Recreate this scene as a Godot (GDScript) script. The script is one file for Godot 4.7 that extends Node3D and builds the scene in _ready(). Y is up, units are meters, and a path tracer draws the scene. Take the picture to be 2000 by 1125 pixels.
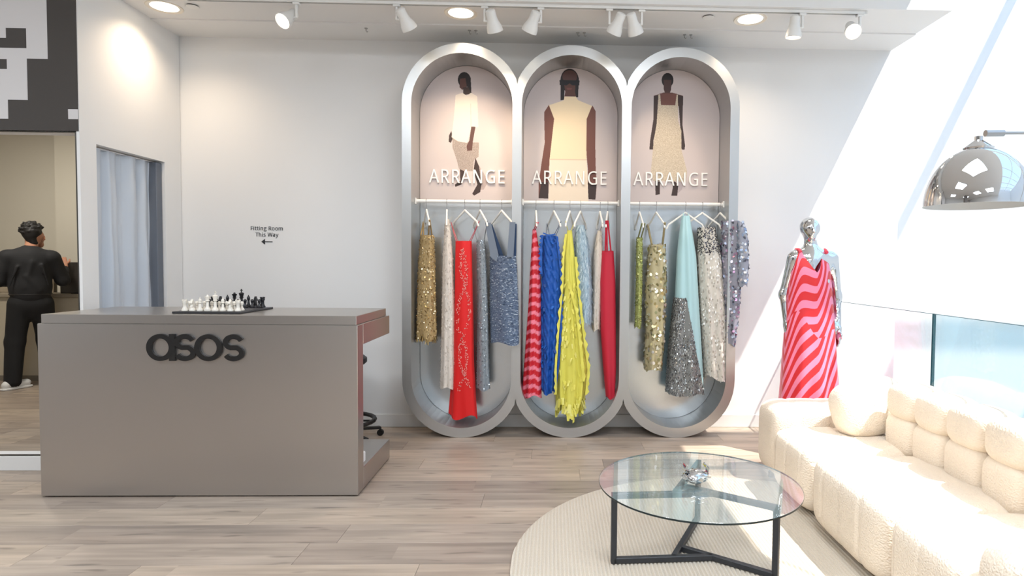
extends Node3D
# A fashion shop corner: steel cash desk, three arched alcoves of dresses, cream sofa by a sunlit atrium.

# ---------------------------------------------------------------- mesh builder
class MB:
	var v := PackedVector3Array()
	var n := PackedVector3Array()
	var uv := PackedVector2Array()
	var c := PackedColorArray()
	var ix := PackedInt32Array()
	var col := Color.WHITE
	func put(p: Vector3, nn: Vector3, t := Vector2.ZERO) -> int:
		v.append(p); n.append(nn); uv.append(t); c.append(col)
		return v.size() - 1
	func planar(p: Vector3, m: Vector3) -> Vector2:
		var a := m.abs()
		if a.y >= a.x and a.y >= a.z: return Vector2(p.x, p.z)
		if a.z >= a.x: return Vector2(p.x, -p.y)
		return Vector2(p.z, -p.y)
	func poly(pts: Array, out: Vector3) -> void:
		var m: Vector3 = (pts[1] - pts[0]).cross(pts[2] - pts[0])
		if m.length_squared() < 1e-18: return
		m = m.normalized()
		if m.dot(out) < 0.0:
			pts = pts.duplicate(); pts.reverse(); m = -m
		var s := v.size()
		for p in pts: put(p, m, planar(p, m))
		for i in range(1, pts.size() - 1): ix.append_array([s, s + i + 1, s + i])
	# chamfered box, centre and full size, optionally turned
	func box(ctr: Vector3, size: Vector3, bev := 0.0, b := Basis()) -> void:
		var h := size * 0.5
		bev = minf(bev, minf(h.x, minf(h.y, h.z)) * 0.98)
		if bev <= 0.0:
			for ax in 3:
				for s in [-1.0, 1.0]:
					var u := (ax + 1) % 3
					var w := (ax + 2) % 3
					var pts := []
					for q in [[-1, -1], [1, -1], [1, 1], [-1, 1]]:
						var p := Vector3.ZERO
						p[ax] = h[ax] * s; p[u] = h[u] * q[0]; p[w] = h[w] * q[1]
						pts.append(ctr + b * p)
					var o := Vector3.ZERO
					o[ax] = s
					poly(pts, b * o)
			return
		for ax in 3:
			var u := (ax + 1) % 3
			var w := (ax + 2) % 3
			for s in [-1.0, 1.0]:
				var pts := []
				for q in [[-1, -1], [1, -1], [1, 1], [-1, 1]]:
					var p := Vector3.ZERO
					p[ax] = h[ax] * s; p[u] = (h[u] - bev) * q[0]; p[w] = (h[w] - bev) * q[1]
					pts.append(ctr + b * p)
				var o := Vector3.ZERO
				o[ax] = s
				poly(pts, b * o)
			for s in [-1.0, 1.0]:
				for t in [-1.0, 1.0]:
					var pts := []
					for q in [[0, -1], [0, 1], [1, 1], [1, -1]]:
						var p := Vector3.ZERO
						p[ax] = (h[ax] - bev) * q[1]
						p[u] = (h[u] - (bev if q[0] == 0 else 0.0)) * s
						p[w] = (h[w] - (0.0 if q[0] == 0 else bev)) * t
						pts.append(ctr + b * p)
					var o := Vector3.ZERO
					o[u] = s; o[w] = t
					poly(pts, b * o)
		for sx in [-1.0, 1.0]:
			for sy in [-1.0, 1.0]:
				for sz in [-1.0, 1.0]:
					var o := Vector3(sx, sy, sz)
					poly([ctr + b * (o * (h - Vector3(0, bev, bev))), ctr + b * (o * (h - Vector3(bev, 0, bev))), ctr + b * (o * (h - Vector3(bev, bev, 0)))], b * o)
	# rectangular bar between two points
	func bar(a: Vector3, e: Vector3, w: float, d: float, up := Vector3.UP, bev := 0.0) -> void:
		var f := (e - a)
		var l := f.length()
		f /= l
		if absf(f.dot(up)) > 0.98: up = Vector3.RIGHT
		var r := f.cross(up).normalized()
		var uu := r.cross(f)
		box((a + e) * 0.5, Vector3(w, d, l), bev, Basis(r, uu, -f))
	# smooth grid; rows of equal length; closed joins the ends of a row; shape oriented by its own volume unless keep
	func grid(rows: Array, closed: bool, keep := false, cols: Array = [], us := 1.0, vs := 1.0) -> void:
		var nr := rows.size()
		var nc: int = rows[0].size()
		var s := v.size()
		var acc := PackedVector3Array()
		var pts := PackedVector3Array()
		for r in nr: pts.append_array(rows[r])
		acc.resize(pts.size())
		var tri := PackedInt32Array()
		var vol := 0.0
		var mid := Vector3.ZERO
		for p in pts: mid += p
		mid /= pts.size()
		var ce := nc if closed else nc - 1
		for r in nr - 1:
			for k in ce:
				var k2 := (k + 1) % nc
				var a := r * nc + k
				var b := r * nc + k2
				var d := (r + 1) * nc + k
				var e := (r + 1) * nc + k2
				var m := (pts[e] - pts[a]).cross(pts[d] - pts[b])
				acc[a] += m; acc[b] += m; acc[d] += m; acc[e] += m
				vol += (pts[a] - mid).dot((pts[b] - mid).cross(pts[e] - mid)) + (pts[a] - mid).dot((pts[e] - mid).cross(pts[d] - mid))
				tri.append_array([a, b, e, a, e, d])
		# (a,b,e) counter-clockwise outward when vol > 0; m = (e-a)x(d-b) points the same way
		var flip := vol > 0.0 and not keep
		for r in nr:
			for k in nc:
				var i := r * nc + k
				var m := acc[i].normalized()
				if m == Vector3.ZERO: m = Vector3.UP
				if vol < 0.0 and not keep: m = -m
				if cols.size(): col = cols[r][k]
				put(pts[i], m, Vector2(float(k) / (nc if closed else nc - 1) * us, float(r) / (nr - 1) * vs))
		for t in range(0, tri.size(), 3):
			if flip or keep: ix.append_array([s + tri[t], s + tri[t + 2], s + tri[t + 1]])
			else: ix.append_array([s + tri[t], s + tri[t + 1], s + tri[t + 2]])
	func tube(path: Array, rad, seg := 8, cap := true) -> void:
		var rows := []
		var m := path.size()
		var prev := Vector3.ZERO
		for i in m:
			var f: Vector3 = (path[mini(i + 1, m - 1)] - path[maxi(i - 1, 0)]).normalized()
			var side := prev
			if i == 0:
				side = f.cross(Vector3.UP if absf(f.y) < 0.9 else Vector3.RIGHT).normalized()
			else:
				side = (side - f * side.dot(f)).normalized()
			prev = side
			var up := side.cross(f)
			var rr: float = rad[i] if rad is Array else rad
			var row := PackedVector3Array()
			for k in seg:
				var a := TAU * k / seg
				row.append(path[i] + (side * cos(a) + up * sin(a)) * rr)
			rows.append(row)
		grid(rows, true)
		if cap:
			for e in [0, m - 1]:
				var pts := []
				for p in rows[e]: pts.append(p)
				var o: Vector3 = (path[0] - path[1]) if e == 0 else (path[m - 1] - path[m - 2])
				poly(pts, o)
	# profile of (radius, height), turned round y, creased where the profile bends sharply
	func lathe(prof: Array, seg := 24, xf := Transform3D()) -> void:
		var m := prof.size()
		var dirs := []
		for i in m - 1:
			var d: Vector2 = prof[i + 1] - prof[i]
			dirs.append(Vector2(d.y, -d.x).normalized())
		for i in m - 1:
			if (prof[i + 1] - prof[i]).length() < 1e-7: continue
			var na: Vector2 = dirs[i]
			var nb: Vector2 = dirs[i]
			if i > 0 and dirs[i - 1].dot(dirs[i]) > 0.75: na = (dirs[i - 1] + dirs[i]).normalized()
			if i < m - 2 and dirs[i + 1].dot(dirs[i]) > 0.75: nb = (dirs[i + 1] + dirs[i]).normalized()
			var s := v.size()
			for k in seg + 1:
				var a := TAU * k / seg
				for j in 2:
					var p: Vector2 = prof[i + j]
					var q := na if j == 0 else nb
					put(xf * Vector3(p.x * cos(a), p.y, p.x * sin(a)), (xf.basis * Vector3(q.x * cos(a), q.y, q.x * sin(a))).normalized(), Vector2(float(k) / seg, float(i + j) / m))
			for k in seg:
				var b := s + k * 2
				ix.append_array([b, b + 2, b + 1, b + 1, b + 2, b + 3])
	# flat outline (counter-clockwise or not) pushed along z from 0 to depth, then placed
	func extrude(outline: PackedVector2Array, depth: float, xf := Transform3D(), holes: Array = []) -> void:
		var t := Geometry2D.triangulate_polygon(outline)
		var zs := [0.0, depth]
		for j in 2:
			var o := xf.basis * Vector3(0, 0, signf(depth) * (1 if j == 1 else -1))
			for i in range(0, t.size(), 3):
				var pts := []
				for q in 3:
					var p := outline[t[i + q]]
					pts.append(xf * Vector3(p.x, p.y, zs[j]))
				poly(pts, o)
		wall(outline, depth, xf, false)
	func wall(outline: PackedVector2Array, depth: float, xf: Transform3D, inward: bool) -> void:
		var cw := Geometry2D.is_polygon_clockwise(outline)
		var m := outline.size()
		for i in m:
			var a := outline[i]
			var b := outline[(i + 1) % m]
			if a.distance_to(b) < 1e-6: continue
			var o := Vector2(b.y - a.y, a.x - b.x) * (-1.0 if cw else 1.0)
			if inward: o = -o
			poly([xf * Vector3(a.x, a.y, 0), xf * Vector3(b.x, b.y, 0), xf * Vector3(b.x, b.y, depth), xf * Vector3(a.x, a.y, depth)], xf.basis * Vector3(o.x, o.y, 0))
	# flat ring between two outlines of equal length
	func ring(outer: PackedVector2Array, inner: PackedVector2Array, depth: float, xf := Transform3D()) -> void:
		var m := outer.size()
		for i in m:
			var j := (i + 1) % m
			for z in [0.0, depth]:
				var o := xf.basis * Vector3(0, 0, 1.0 if (z > 0.0) == (depth > 0.0) and z != 0.0 else -1.0)
				poly([xf * Vector3(outer[i].x, outer[i].y, z), xf * Vector3(outer[j].x, outer[j].y, z), xf * Vector3(inner[j].x, inner[j].y, z), xf * Vector3(inner[i].x, inner[i].y, z)], o)
		wall(outer, depth, xf, false)
		wall(inner, depth, xf, true)
	# puffed cushion: superellipsoid of exponent e on a cube grid; kind picks the stitched channels
	func dent(kind: int, p: Vector3) -> float:
		var d := 0.0
		if kind == 1:
			var s := fposmod(p.z / 0.185 + 0.5, 1.0) - 0.5
			if p.x < -0.2: d += 0.007 * exp(-s * s * 300.0)
			var top := fposmod(p.x / 0.30 + 0.35, 1.0) - 0.5
			if p.y > 0.1: d += 0.006 * exp(-top * top * 160.0)
		elif kind == 2:
			var s := fposmod(p.x / 0.19 + 0.3, 1.0) - 0.5
			d = 0.008 * exp(-s * s * 160.0)
		return d
	func puff_point(q: Vector3, h: Vector3, e: float, kind: int) -> Vector3:
		var l := pow(pow(absf(q.x), e) + pow(absf(q.y), e) + pow(absf(q.z), e), 1.0 / e)
		var p := q / l * h
		if kind: p -= q.normalized() * dent(kind, p)
		return p
	func puff(ctr: Vector3, size: Vector3, e := 4.0, res := 16, b := Basis(), kind := 0) -> void:
		var h := size * 0.5
		for ax in 3:
			for s in [-1.0, 1.0]:
				var u := (ax + 1) % 3
				var w := (ax + 2) % 3
				var st := v.size()
				for i in res + 1:
					for j in res + 1:
						var q := Vector3.ZERO
						q[ax] = s
						q[u] = tan((float(i) / res * 2.0 - 1.0) * PI / 4.0)
						q[w] = tan((float(j) / res * 2.0 - 1.0) * PI / 4.0)
						var p := puff_point(q, h, e, kind)
						var q1 := q
						q1[u] += 0.01
						var q2 := q
						q2[w] += 0.01
						var m: Vector3 = (puff_point(q1, h, e, kind) - p).cross(puff_point(q2, h, e, kind) - p) * s
						put(ctr + b * p, (b * m).normalized(), Vector2(p[u], p[w]) * 4.0)
				var k := res + 1
				for i in res:
					for j in res:
						var a := st + i * k + j
						if s > 0: ix.append_array([a, a + 1, a + k, a + 1, a + k + 1, a + k])
						else: ix.append_array([a, a + k, a + 1, a + 1, a + k, a + k + 1])
	func mesh() -> ArrayMesh:
		var arr := []
		arr.resize(Mesh.ARRAY_MAX)
		arr[Mesh.ARRAY_VERTEX] = v
		arr[Mesh.ARRAY_NORMAL] = n
		arr[Mesh.ARRAY_TEX_UV] = uv
		arr[Mesh.ARRAY_COLOR] = c
		arr[Mesh.ARRAY_INDEX] = ix
		var m := ArrayMesh.new()
		m.add_surface_from_arrays(Mesh.PRIMITIVE_TRIANGLES, arr)
		return m

# ---------------------------------------------------------------- body builder: tapered capsules joined by a smooth minimum, meshed as surface nets
class Blob:
	var lo: Vector3
	var cell: float
	var nx: int
	var ny: int
	var nz: int
	var f := PackedFloat32Array()
	var k: float
	func _init(a: Vector3, b: Vector3, cs: float, kk := 0.03) -> void:
		lo = a; cell = cs; k = kk
		nx = int(ceil((b.x - a.x) / cs)) + 1
		ny = int(ceil((b.y - a.y) / cs)) + 1
		nz = int(ceil((b.z - a.z) / cs)) + 1
		f.resize(nx * ny * nz)
		f.fill(1.0)
	# bone from a to b; squash flattens the bone along z by that factor (about its own axis)
	func bone(a: Vector3, b: Vector3, ra: float, rb: float, squash := 1.0, kk := -1.0) -> void:
		if kk < 0.0: kk = k
		var m := maxf(ra, rb) + kk + cell * 2.0
		var p0 := ((a.min(b) - Vector3.ONE * m - lo) / cell).floor()
		var p1 := ((a.max(b) + Vector3.ONE * m - lo) / cell).ceil()
		var d := b - a
		d.z /= squash
		var dd := maxf(d.length_squared(), 1e-9)
		for iz in range(maxi(0, int(p0.z)), mini(nz, int(p1.z) + 1)):
			for iy in range(maxi(0, int(p0.y)), mini(ny, int(p1.y) + 1)):
				var at := (iz * ny + iy) * nx
				for i in range(maxi(0, int(p0.x)), mini(nx, int(p1.x) + 1)):
					var q := Vector3(lo.x + i * cell - a.x, lo.y + iy * cell - a.y, (lo.z + iz * cell - a.z) / squash)
					var t := clampf(q.dot(d) / dd, 0.0, 1.0)
					var s := ((q - d * t).length() - lerpf(ra, rb, t)) * (squash if squash < 1.0 else 1.0)
					var o := f[at + i]
					var h := maxf(kk - absf(o - s), 0.0)
					f[at + i] = minf(o, s) - h * h * 0.25 / kk
	func into(mb: MB, xf := Transform3D()) -> void:
		var id := {}
		var pts := PackedVector3Array()
		var sxy := nx * ny
		var corner := [0, 1, nx, nx + 1, sxy, sxy + 1, sxy + nx, sxy + nx + 1]
		var where := [Vector3(0, 0, 0), Vector3(1, 0, 0), Vector3(0, 1, 0), Vector3(1, 1, 0), Vector3(0, 0, 1), Vector3(1, 0, 1), Vector3(0, 1, 1), Vector3(1, 1, 1)]
		var edges := [[0, 1], [2, 3], [4, 5], [6, 7], [0, 2], [1, 3], [4, 6], [5, 7], [0, 4], [1, 5], [2, 6], [3, 7]]
		var lim := cell * 2.0
		for z in nz - 1:
			for y in ny - 1:
				for x in nx - 1:
					var at := z * sxy + y * nx + x
					var f0 := f[at]
					if f0 > lim or f0 < -lim: continue
					var neg := 0
					for q in 8:
						if f[at + corner[q]] < 0.0: neg += 1
					if neg == 0 or neg == 8: continue
					var sum := Vector3.ZERO
					var cnt := 0
					for e in edges:
						var a: float = f[at + corner[e[0]]]
						var b: float = f[at + corner[e[1]]]
						if (a < 0.0) != (b < 0.0):
							sum += (where[e[0]] as Vector3).lerp(where[e[1]], a / (a - b))
							cnt += 1
					id[at] = pts.size()
					pts.append(lo + (Vector3(x, y, z) + sum / cnt) * cell)
		var s := mb.v.size()
		var tri := PackedInt32Array()
		var steps := [1, nx, sxy]
		for at in id:
			for ax in 3:
				var a: float = f[at]
				var b: float = f[at + steps[ax]]
				if (a < 0.0) == (b < 0.0): continue
				var u: int = steps[(ax + 1) % 3]
				var w: int = steps[(ax + 2) % 3]
				if not (id.has(at - u) and id.has(at - w) and id.has(at - u - w)): continue
				var q := [id[at], id[at - u], id[at - u - w], id[at - w]]
				if a < 0.0: tri.append_array([q[0], q[2], q[1], q[0], q[3], q[2]])
				else: tri.append_array([q[0], q[1], q[2], q[0], q[2], q[3]])
		var acc := PackedVector3Array()
		acc.resize(pts.size())
		for t in range(0, tri.size(), 3):
			var m := (pts[tri[t + 1]] - pts[tri[t]]).cross(pts[tri[t + 2]] - pts[tri[t]])
			for q in 3: acc[tri[t + q]] -= m
		for i in pts.size():
			mb.put(xf * pts[i], (xf.basis * acc[i]).normalized())
		for t in tri: mb.ix.append(s + t)

# ---------------------------------------------------------------- scene helpers
var used := {}
var M := {}
var rng := RandomNumberGenerator.new()

func numbered(called: String) -> String:
	if not used.has(called):
		used[called] = 0
		return called
	used[called] += 1
	return "%s_%03d" % [called, used[called]]

func tag(o: Node3D, label: String, category: String, group := "") -> void:
	o.set_meta("label", label)
	o.set_meta("category", category)
	if group: o.set_meta("group", group)

func thing(called: String, label: String, category: String, at := Vector3.ZERO, turn := 0.0, group := "") -> Node3D:
	var o := Node3D.new()
	o.name = numbered(called)
	add_child(o)
	o.position = at
	o.rotation.y = turn
	tag(o, label, category, group)
	return o

func obj(called: String, mb, m: Material, parent: Node = self, at := Vector3.ZERO) -> MeshInstance3D:
	var o := MeshInstance3D.new()
	o.name = numbered(called) if parent == self else called
	o.mesh = mb.mesh() if mb is MB else mb
	o.material_override = m
	parent.add_child(o, true)
	o.position = at
	return o

func struct(called: String, mb, m: Material, parent: Node = self) -> MeshInstance3D:
	var o := obj(called, mb, m, parent)
	if parent == self: o.set_meta("kind", "structure")
	return o

func mat(c: Color, rough := 0.6, metal := 0.0, spec := 0.5) -> StandardMaterial3D:
	var m := StandardMaterial3D.new()
	m.albedo_color = c
	m.roughness = rough
	m.metallic = metal
	m.metallic_specular = spec
	return m

func vmat(rough := 0.6, metal := 0.0) -> StandardMaterial3D:
	var m := mat(Color.WHITE, rough, metal)
	m.vertex_color_use_as_albedo = true
	return m

func lin(r: float, g: float, b: float) -> Color:
	return Color(r / 255.0, g / 255.0, b / 255.0).srgb_to_linear()

func rgb(r: float, g: float, b: float, a := 1.0) -> Color:
	return Color(r / 255.0, g / 255.0, b / 255.0, a)

func noise_tex(freq: float, size := 256, oct := 3, seed_ := 1, lo := 0.0, hi := 1.0) -> NoiseTexture2D:
	var f := FastNoiseLite.new()
	f.seed = seed_
	f.frequency = freq
	f.fractal_octaves = oct
	var t := NoiseTexture2D.new()
	t.width = size
	t.height = size
	t.seamless = true
	t.noise = f
	var g := Gradient.new()
	g.set_color(0, Color(lo, lo, lo))
	g.set_color(1, Color(hi, hi, hi))
	t.color_ramp = g
	return t

func glow(c: Color, e: float) -> StandardMaterial3D:
	var m := mat(Color(0.9, 0.9, 0.9), 0.5)
	m.emission_enabled = true
	m.emission = c
	m.emission_energy_multiplier = e
	return m

func pane(c: Color, a: float) -> StandardMaterial3D:
	var m := mat(Color(c.r, c.g, c.b, a), 0.0)
	m.transparency = BaseMaterial3D.TRANSPARENCY_ALPHA
	return m

func arc(cx: float, cy: float, r: float, a0: float, a1: float, seg: int) -> PackedVector2Array:
	var o := PackedVector2Array()
	for i in seg + 1:
		var a := lerpf(a0, a1, float(i) / seg)
		o.append(Vector2(cx + cos(a) * r, cy + sin(a) * r))
	return o

func stadium(cx: float, y0: float, y1: float, r: float, seg := 28) -> PackedVector2Array:
	var o := arc(cx, y1 - r, r, 0.0, PI, seg)
	o.append_array(arc(cx, y0 + r, r, PI, TAU, seg))
	return o

# ---------------------------------------------------------------- scene
func _ready() -> void:
	rng.seed = 7
	setup_view()
	make_materials()
	build_structure()
	build_ceiling_lights()
	build_desk()
	build_chess()
	build_wall_sign()
	build_display()
	build_clothes()
	build_rug()
	build_table()
	build_sofa()
	build_mannequin()
	build_lamp()
	build_balustrade()
	build_back_room()
	build_person()

func setup_view() -> void:
	var cam := Camera3D.new()
	cam.name = "camera"
	var f := 1205.3
	cam.projection = Camera3D.PROJECTION_FRUSTUM
	cam.near = 0.05
	cam.far = 200.0
	cam.size = 0.05 * 1125.0 / f
	cam.frustum_offset = Vector2(-114.4, -1.2) * 0.05 / f
	cam.position = Vector3(0, 1.38, 0)
	cam.rotation_degrees = Vector3(-2.170, -1.743, 0.501)
	cam.current = true
	add_child(cam)
	var sky_mat := ProceduralSkyMaterial.new()
	sky_mat.sky_top_color = rgb(158, 192, 230)
	sky_mat.sky_horizon_color = rgb(218, 232, 245)
	sky_mat.ground_bottom_color = rgb(150, 150, 150)
	sky_mat.ground_horizon_color = rgb(190, 195, 200)
	sky_mat.sky_energy_multiplier = 1.6
	sky_mat.sun_angle_max = 1.0
	var sky := Sky.new()
	sky.sky_material = sky_mat
	var env := Environment.new()
	env.background_mode = Environment.BG_SKY
	env.sky = sky
	env.tonemap_mode = Environment.TONE_MAPPER_LINEAR
	env.tonemap_exposure = 1.0
	env.sdfgi_enabled = true
	env.ssao_enabled = true
	env.ssil_enabled = true
	var we := WorldEnvironment.new()
	we.name = "environment"
	we.environment = env
	add_child(we)
	var sun := DirectionalLight3D.new()
	sun.name = "sun"
	sun.light_color = rgb(255, 250, 240)
	sun.light_energy = 2.9
	sun.light_angular_distance = 0.6
	sun.shadow_enabled = true
	add_child(sun)
	sun.look_at_from_position(Vector3.ZERO, Vector3(-0.47, -1.0, -0.30), Vector3.UP)

const ORDINAL := ["first", "second", "third", "fourth", "fifth", "sixth", "seventh", "eighth"]
const PANELS := [[-5.2, -1.6], [-1.6, -1.2], [0.9, -1.6], [-5.2, 2.2], [-1.6, 2.4], [0.9, 2.4]]
const PANEL_ENERGY := 6.9
const CEIL := 3.62
const WALLZ := -5.19
const SIDEX := -3.046
const EDGEX := 2.842
const MAINX := 2.70

func wood_texture(seed_: int, w := 512, h := 256) -> ImageTexture:
	var f := FastNoiseLite.new()
	f.seed = seed_
	f.frequency = 0.01
	f.fractal_octaves = 4
	var g := FastNoiseLite.new()
	g.seed = seed_ + 5
	g.frequency = 0.03
	g.fractal_octaves = 2
	var im := Image.create(w, h, false, Image.FORMAT_RGB8)
	for y in h:
		for x in w:
			var a := f.get_noise_2d(x * 0.30, y * 8.0)
			var b := f.get_noise_2d(x * 0.35 + 900.0, y * 2.6)
			var k := g.get_noise_2d(x * 0.30, y * 1.9)
			var t := 0.91 + a * 0.09 + b * 0.11
			if k > 0.45: t -= (k - 0.45) * 0.6
			im.set_pixel(x, y, Color(clampf(t, 0, 1), clampf(t * 0.99, 0, 1), clampf(t * 0.97, 0, 1)))
	return ImageTexture.create_from_image(im)

func make_materials() -> void:
	M.white = mat(rgb(232, 231, 229), 0.75)
	M.white.heightmap_enabled = false
	M.ceiling = mat(rgb(233, 232, 230), 0.8)
	M.trim = mat(rgb(226, 225, 222), 0.45)
	M.enamel = mat(rgb(235, 234, 230), 0.35)
	M.black = mat(rgb(22, 21, 21), 0.45)
	M.blackmetal = mat(rgb(52, 54, 58), 0.4, 0.2)
	M.chrome = mat(rgb(222, 224, 226), 0.03, 1.0)
	M.steel = mat(rgb(186, 182, 178), 0.30, 0.92)
	M.alcove = mat(rgb(192, 193, 192), 0.34, 0.85)
	M.alcove_back = mat(rgb(200, 205, 208), 0.22, 0.85)
	M.hanger = mat(rgb(238, 236, 230), 0.3)
	M.wire = mat(rgb(190, 190, 192), 0.25, 1.0)
	M.pane = pane(rgb(200, 236, 243), 0.06)
	M.pane_blue = pane(rgb(120, 212, 242), 0.20)
	M.glass_edge = mat(rgb(40, 82, 92), 0.1)
	M.wood = []
	var wt := wood_texture(11)
	var wt2 := wood_texture(23)
	for c in [[182, 166, 152], [174, 159, 147], [190, 174, 159], [167, 153, 142], [179, 165, 153], [194, 177, 162]]:
		var m := mat(rgb(c[0], c[1], c[2]), 0.42)
		m.albedo_texture = wt if M.wood.size() % 2 == 0 else wt2
		M.wood.append(m)

func build_structure() -> void:
	# floor slab with planks laid on it
	var fl := MB.new()
	fl.box(Vector3(-3.4, -0.155, -0.85), Vector3(11.25, 0.30, 13.7))
	var floor_ := struct("floor", fl, M.wood[0])
	var meshes := {}
	var lens := [1.8, 1.8, 1.25]
	var pw := 0.2175
	for area in [[-4.4, 2.22, WALLZ, -1.8, SIDEX, -4.1], [-7.2, -3.16, -7.3, -4.2, 9.0, 9.0]]:
		var z: float = area[2]
		while z < area[3] - 0.05:
			var x: float = area[0] - rng.randf_range(0.0, 1.2)
			while x < area[1] - 0.02:
				var l: float = lens[rng.randi() % 3]
				var x0 := maxf(x, area[0])
				var x1 := minf(x + l, area[1])
				x += l
				var zz := minf(pw, area[3] - z)
				if z + zz * 0.5 < -4.12 and area[4] < 5.0: x0 = maxf(x0, SIDEX)
				if x1 - x0 < 0.03: continue
				var kind := rng.randi() % 6
				var off := rng.randi() % 4
				var key := "%d %.3f %.3f" % [off, x1 - x0, zz]
				if not meshes.has(key):
					var mb := MB.new()
					mb.box(Vector3.ZERO, Vector3(x1 - x0 - 0.0012, 0.012, zz - 0.0012), 0.0008)
					for i in mb.uv.size():
						mb.uv[i] = Vector2((mb.v[i].x) / 1.7 + off * 0.27, (mb.v[i].z + mb.v[i].y) / 0.9 + off * 0.243)
					meshes[key] = mb.mesh()
				obj("plank", meshes[key], M.wood[kind], floor_, Vector3((x0 + x1) * 0.5, -0.006, z + zz * 0.5))
			z += pw
	# back wall, its sunlit end and the atrium beyond
	var w := MB.new()
	w.box(Vector3(-0.102, 1.9, WALLZ - 0.1), Vector3(5.888 + 0.2, 4.2, 0.2))
	struct("wall_back", w, M.white)
	w = MB.new()
	w.box(Vector3(EDGEX + 2.3, 0.8, -6.3), Vector3(4.6, 7.8, 0.2))
	struct("wall_atrium_back", w, M.white)
	w = MB.new()
	w.box(Vector3(EDGEX - 0.1, 0.8, -5.8), Vector3(0.2, 7.8, 0.82))
	struct("wall_atrium_return", w, M.white)
	w = MB.new()
	w.box(Vector3(7.3, 0.8, -0.2), Vector3(0.2, 7.8, 12.4))
	struct("wall_atrium_right", w, M.white)
	w = MB.new()
	w.box(Vector3(4.8, -3.1, -0.2), Vector3(5.2, 0.2, 12.4))
	struct("floor_lower", w, M.white)
	w = MB.new()
	w.box(Vector3(2.20, -1.6, -0.1), Vector3(0.1, 2.8, 12.0))
	struct("wall_stair", w, M.white)
	# side wall with the fitting room opening
	w = MB.new()
	var wx := SIDEX - 0.06
	w.box(Vector3(SIDEX - 0.01, 1.85, -4.1725), Vector3(0.02, 4.1, 0.145))
	w.box(Vector3(wx, 3.026, -4.61), Vector3(0.12, 1.748, 0.73))
	w.box(Vector3(wx, 1.85, -5.08), Vector3(0.12, 4.1, 0.21))
	struct("wall_left", w, M.white)
	# wall that carries the mural, over a glazed opening with a low plinth
	w = MB.new()
	w.box(Vector3(-5.585, 3.03, -4.16), Vector3(5.03, 1.66, 0.12))
	w.box(Vector3(-5.585, 0.045, -4.16), Vector3(5.03, 0.09, 0.12))
	w.box(Vector3(-6.5, 1.16, -4.16), Vector3(3.0, 2.3, 0.12))
	struct("wall_mural", w, M.white)
	w = MB.new()
	w.box(Vector3(-4.07, 1.1475, -4.125), Vector3(2.0, 2.115, 0.012))
	var gm := pane(rgb(200, 192, 170), 0.0)
	gm.metallic_specular = 0.0
	var gl := struct("window_1", w, gm)
	w = MB.new()
	w.box(Vector3(-3.071, 1.1475, -4.112), Vector3(0.008, 2.115, 0.024))
	w.box(Vector3(-4.07, 0.094, -4.112), Vector3(2.0, 0.008, 0.024))
	w.box(Vector3(-4.07, 2.203, -4.112), Vector3(2.0, 0.008, 0.024))
	obj("frame", w, mat(rgb(90, 88, 84), 0.3, 0.8), gl)
	# baseboards
	w = MB.new()
	w.box(Vector3(-0.102, 0.054, WALLZ + 0.008), Vector3(5.888, 0.108, 0.016), 0.003)
	struct("baseboard_back", w, M.trim)
	w = MB.new()
	w.box(Vector3(SIDEX + 0.008, 0.054, -5.08), Vector3(0.016, 0.108, 0.2), 0.003)
	w.box(Vector3(SIDEX + 0.008, 0.054, -4.17), Vector3(0.016, 0.108, 0.14), 0.003)
	struct("baseboard_left", w, M.trim)
	w = MB.new()
	w.box(Vector3(-5.6, 0.047, -4.092), Vector3(4.99, 0.094, 0.016), 0.003)
	struct("baseboard_mural", w, M.trim)
	# rest of the shop behind the camera
	w = MB.new()
	w.box(Vector3(-8.1, 1.8, 0.9), Vector3(0.2, 4.0, 10.2))
	struct("wall_shop_left", w, M.white)
	w = MB.new()
	w.box(Vector3(-0.5, 1.8, 6.0), Vector3(15.6, 7.2, 0.2))
	struct("wall_shop_rear", w, M.white)
	w = MB.new()
	w.box(Vector3(-4.7, 1.81, 1.8), Vector3(0.9, 3.62, 0.6), 0.01)
	struct("wall_column", w, mat(rgb(120, 116, 113), 0.6))
	var sh := thing("shop_shelving", "tall dark shelving unit along the rear of the shop, behind the viewer", "shelving", Vector3(-6.4, 0, 5.7))
	for x in [-1.5, -0.5, 0.5, 1.5]:
		w = MB.new()
		w.box(Vector3(x, 1.3, 0), Vector3(0.04, 2.6, 0.38), 0.003)
		obj("upright", w, mat(rgb(70, 66, 63), 0.5), sh)
	for y in [0.1, 0.7, 1.3, 1.9, 2.55]:
		w = MB.new()
		w.box(Vector3(0, y, 0), Vector3(3.0, 0.03, 0.36), 0.003)
		obj("shelf", w, mat(rgb(86, 80, 76), 0.5), sh)
	w = MB.new()
	w.box(Vector3(0, 1.3, 0.185), Vector3(3.04, 2.6, 0.012))
	obj("back", w, mat(rgb(58, 55, 53), 0.6), sh)
	# ceiling: high part, fascia, lower soffit along the back wall with a thinner strip at the wall
	w = MB.new()
	w.box(Vector3((MAINX - 8.0) * 0.5, CEIL + 0.1, 0.8), Vector3(MAINX + 8.0, 0.2, 10.4))
	struct("ceiling", w, M.ceiling)
	w = MB.new()
	w.box(Vector3((EDGEX + SIDEX) * 0.5, 3.44, -4.61), Vector3(EDGEX - SIDEX, 0.46, 0.44))
	w.box(Vector3((EDGEX + SIDEX) * 0.5, 3.435, -5.01), Vector3(EDGEX - SIDEX, 0.47, 0.36))
	struct("ceiling_soffit", w, M.ceiling)
	w = MB.new()
	w.box(Vector3(MAINX - 0.06, 4.2, 0.8), Vector3(0.12, 1.16, 10.4))
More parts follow.
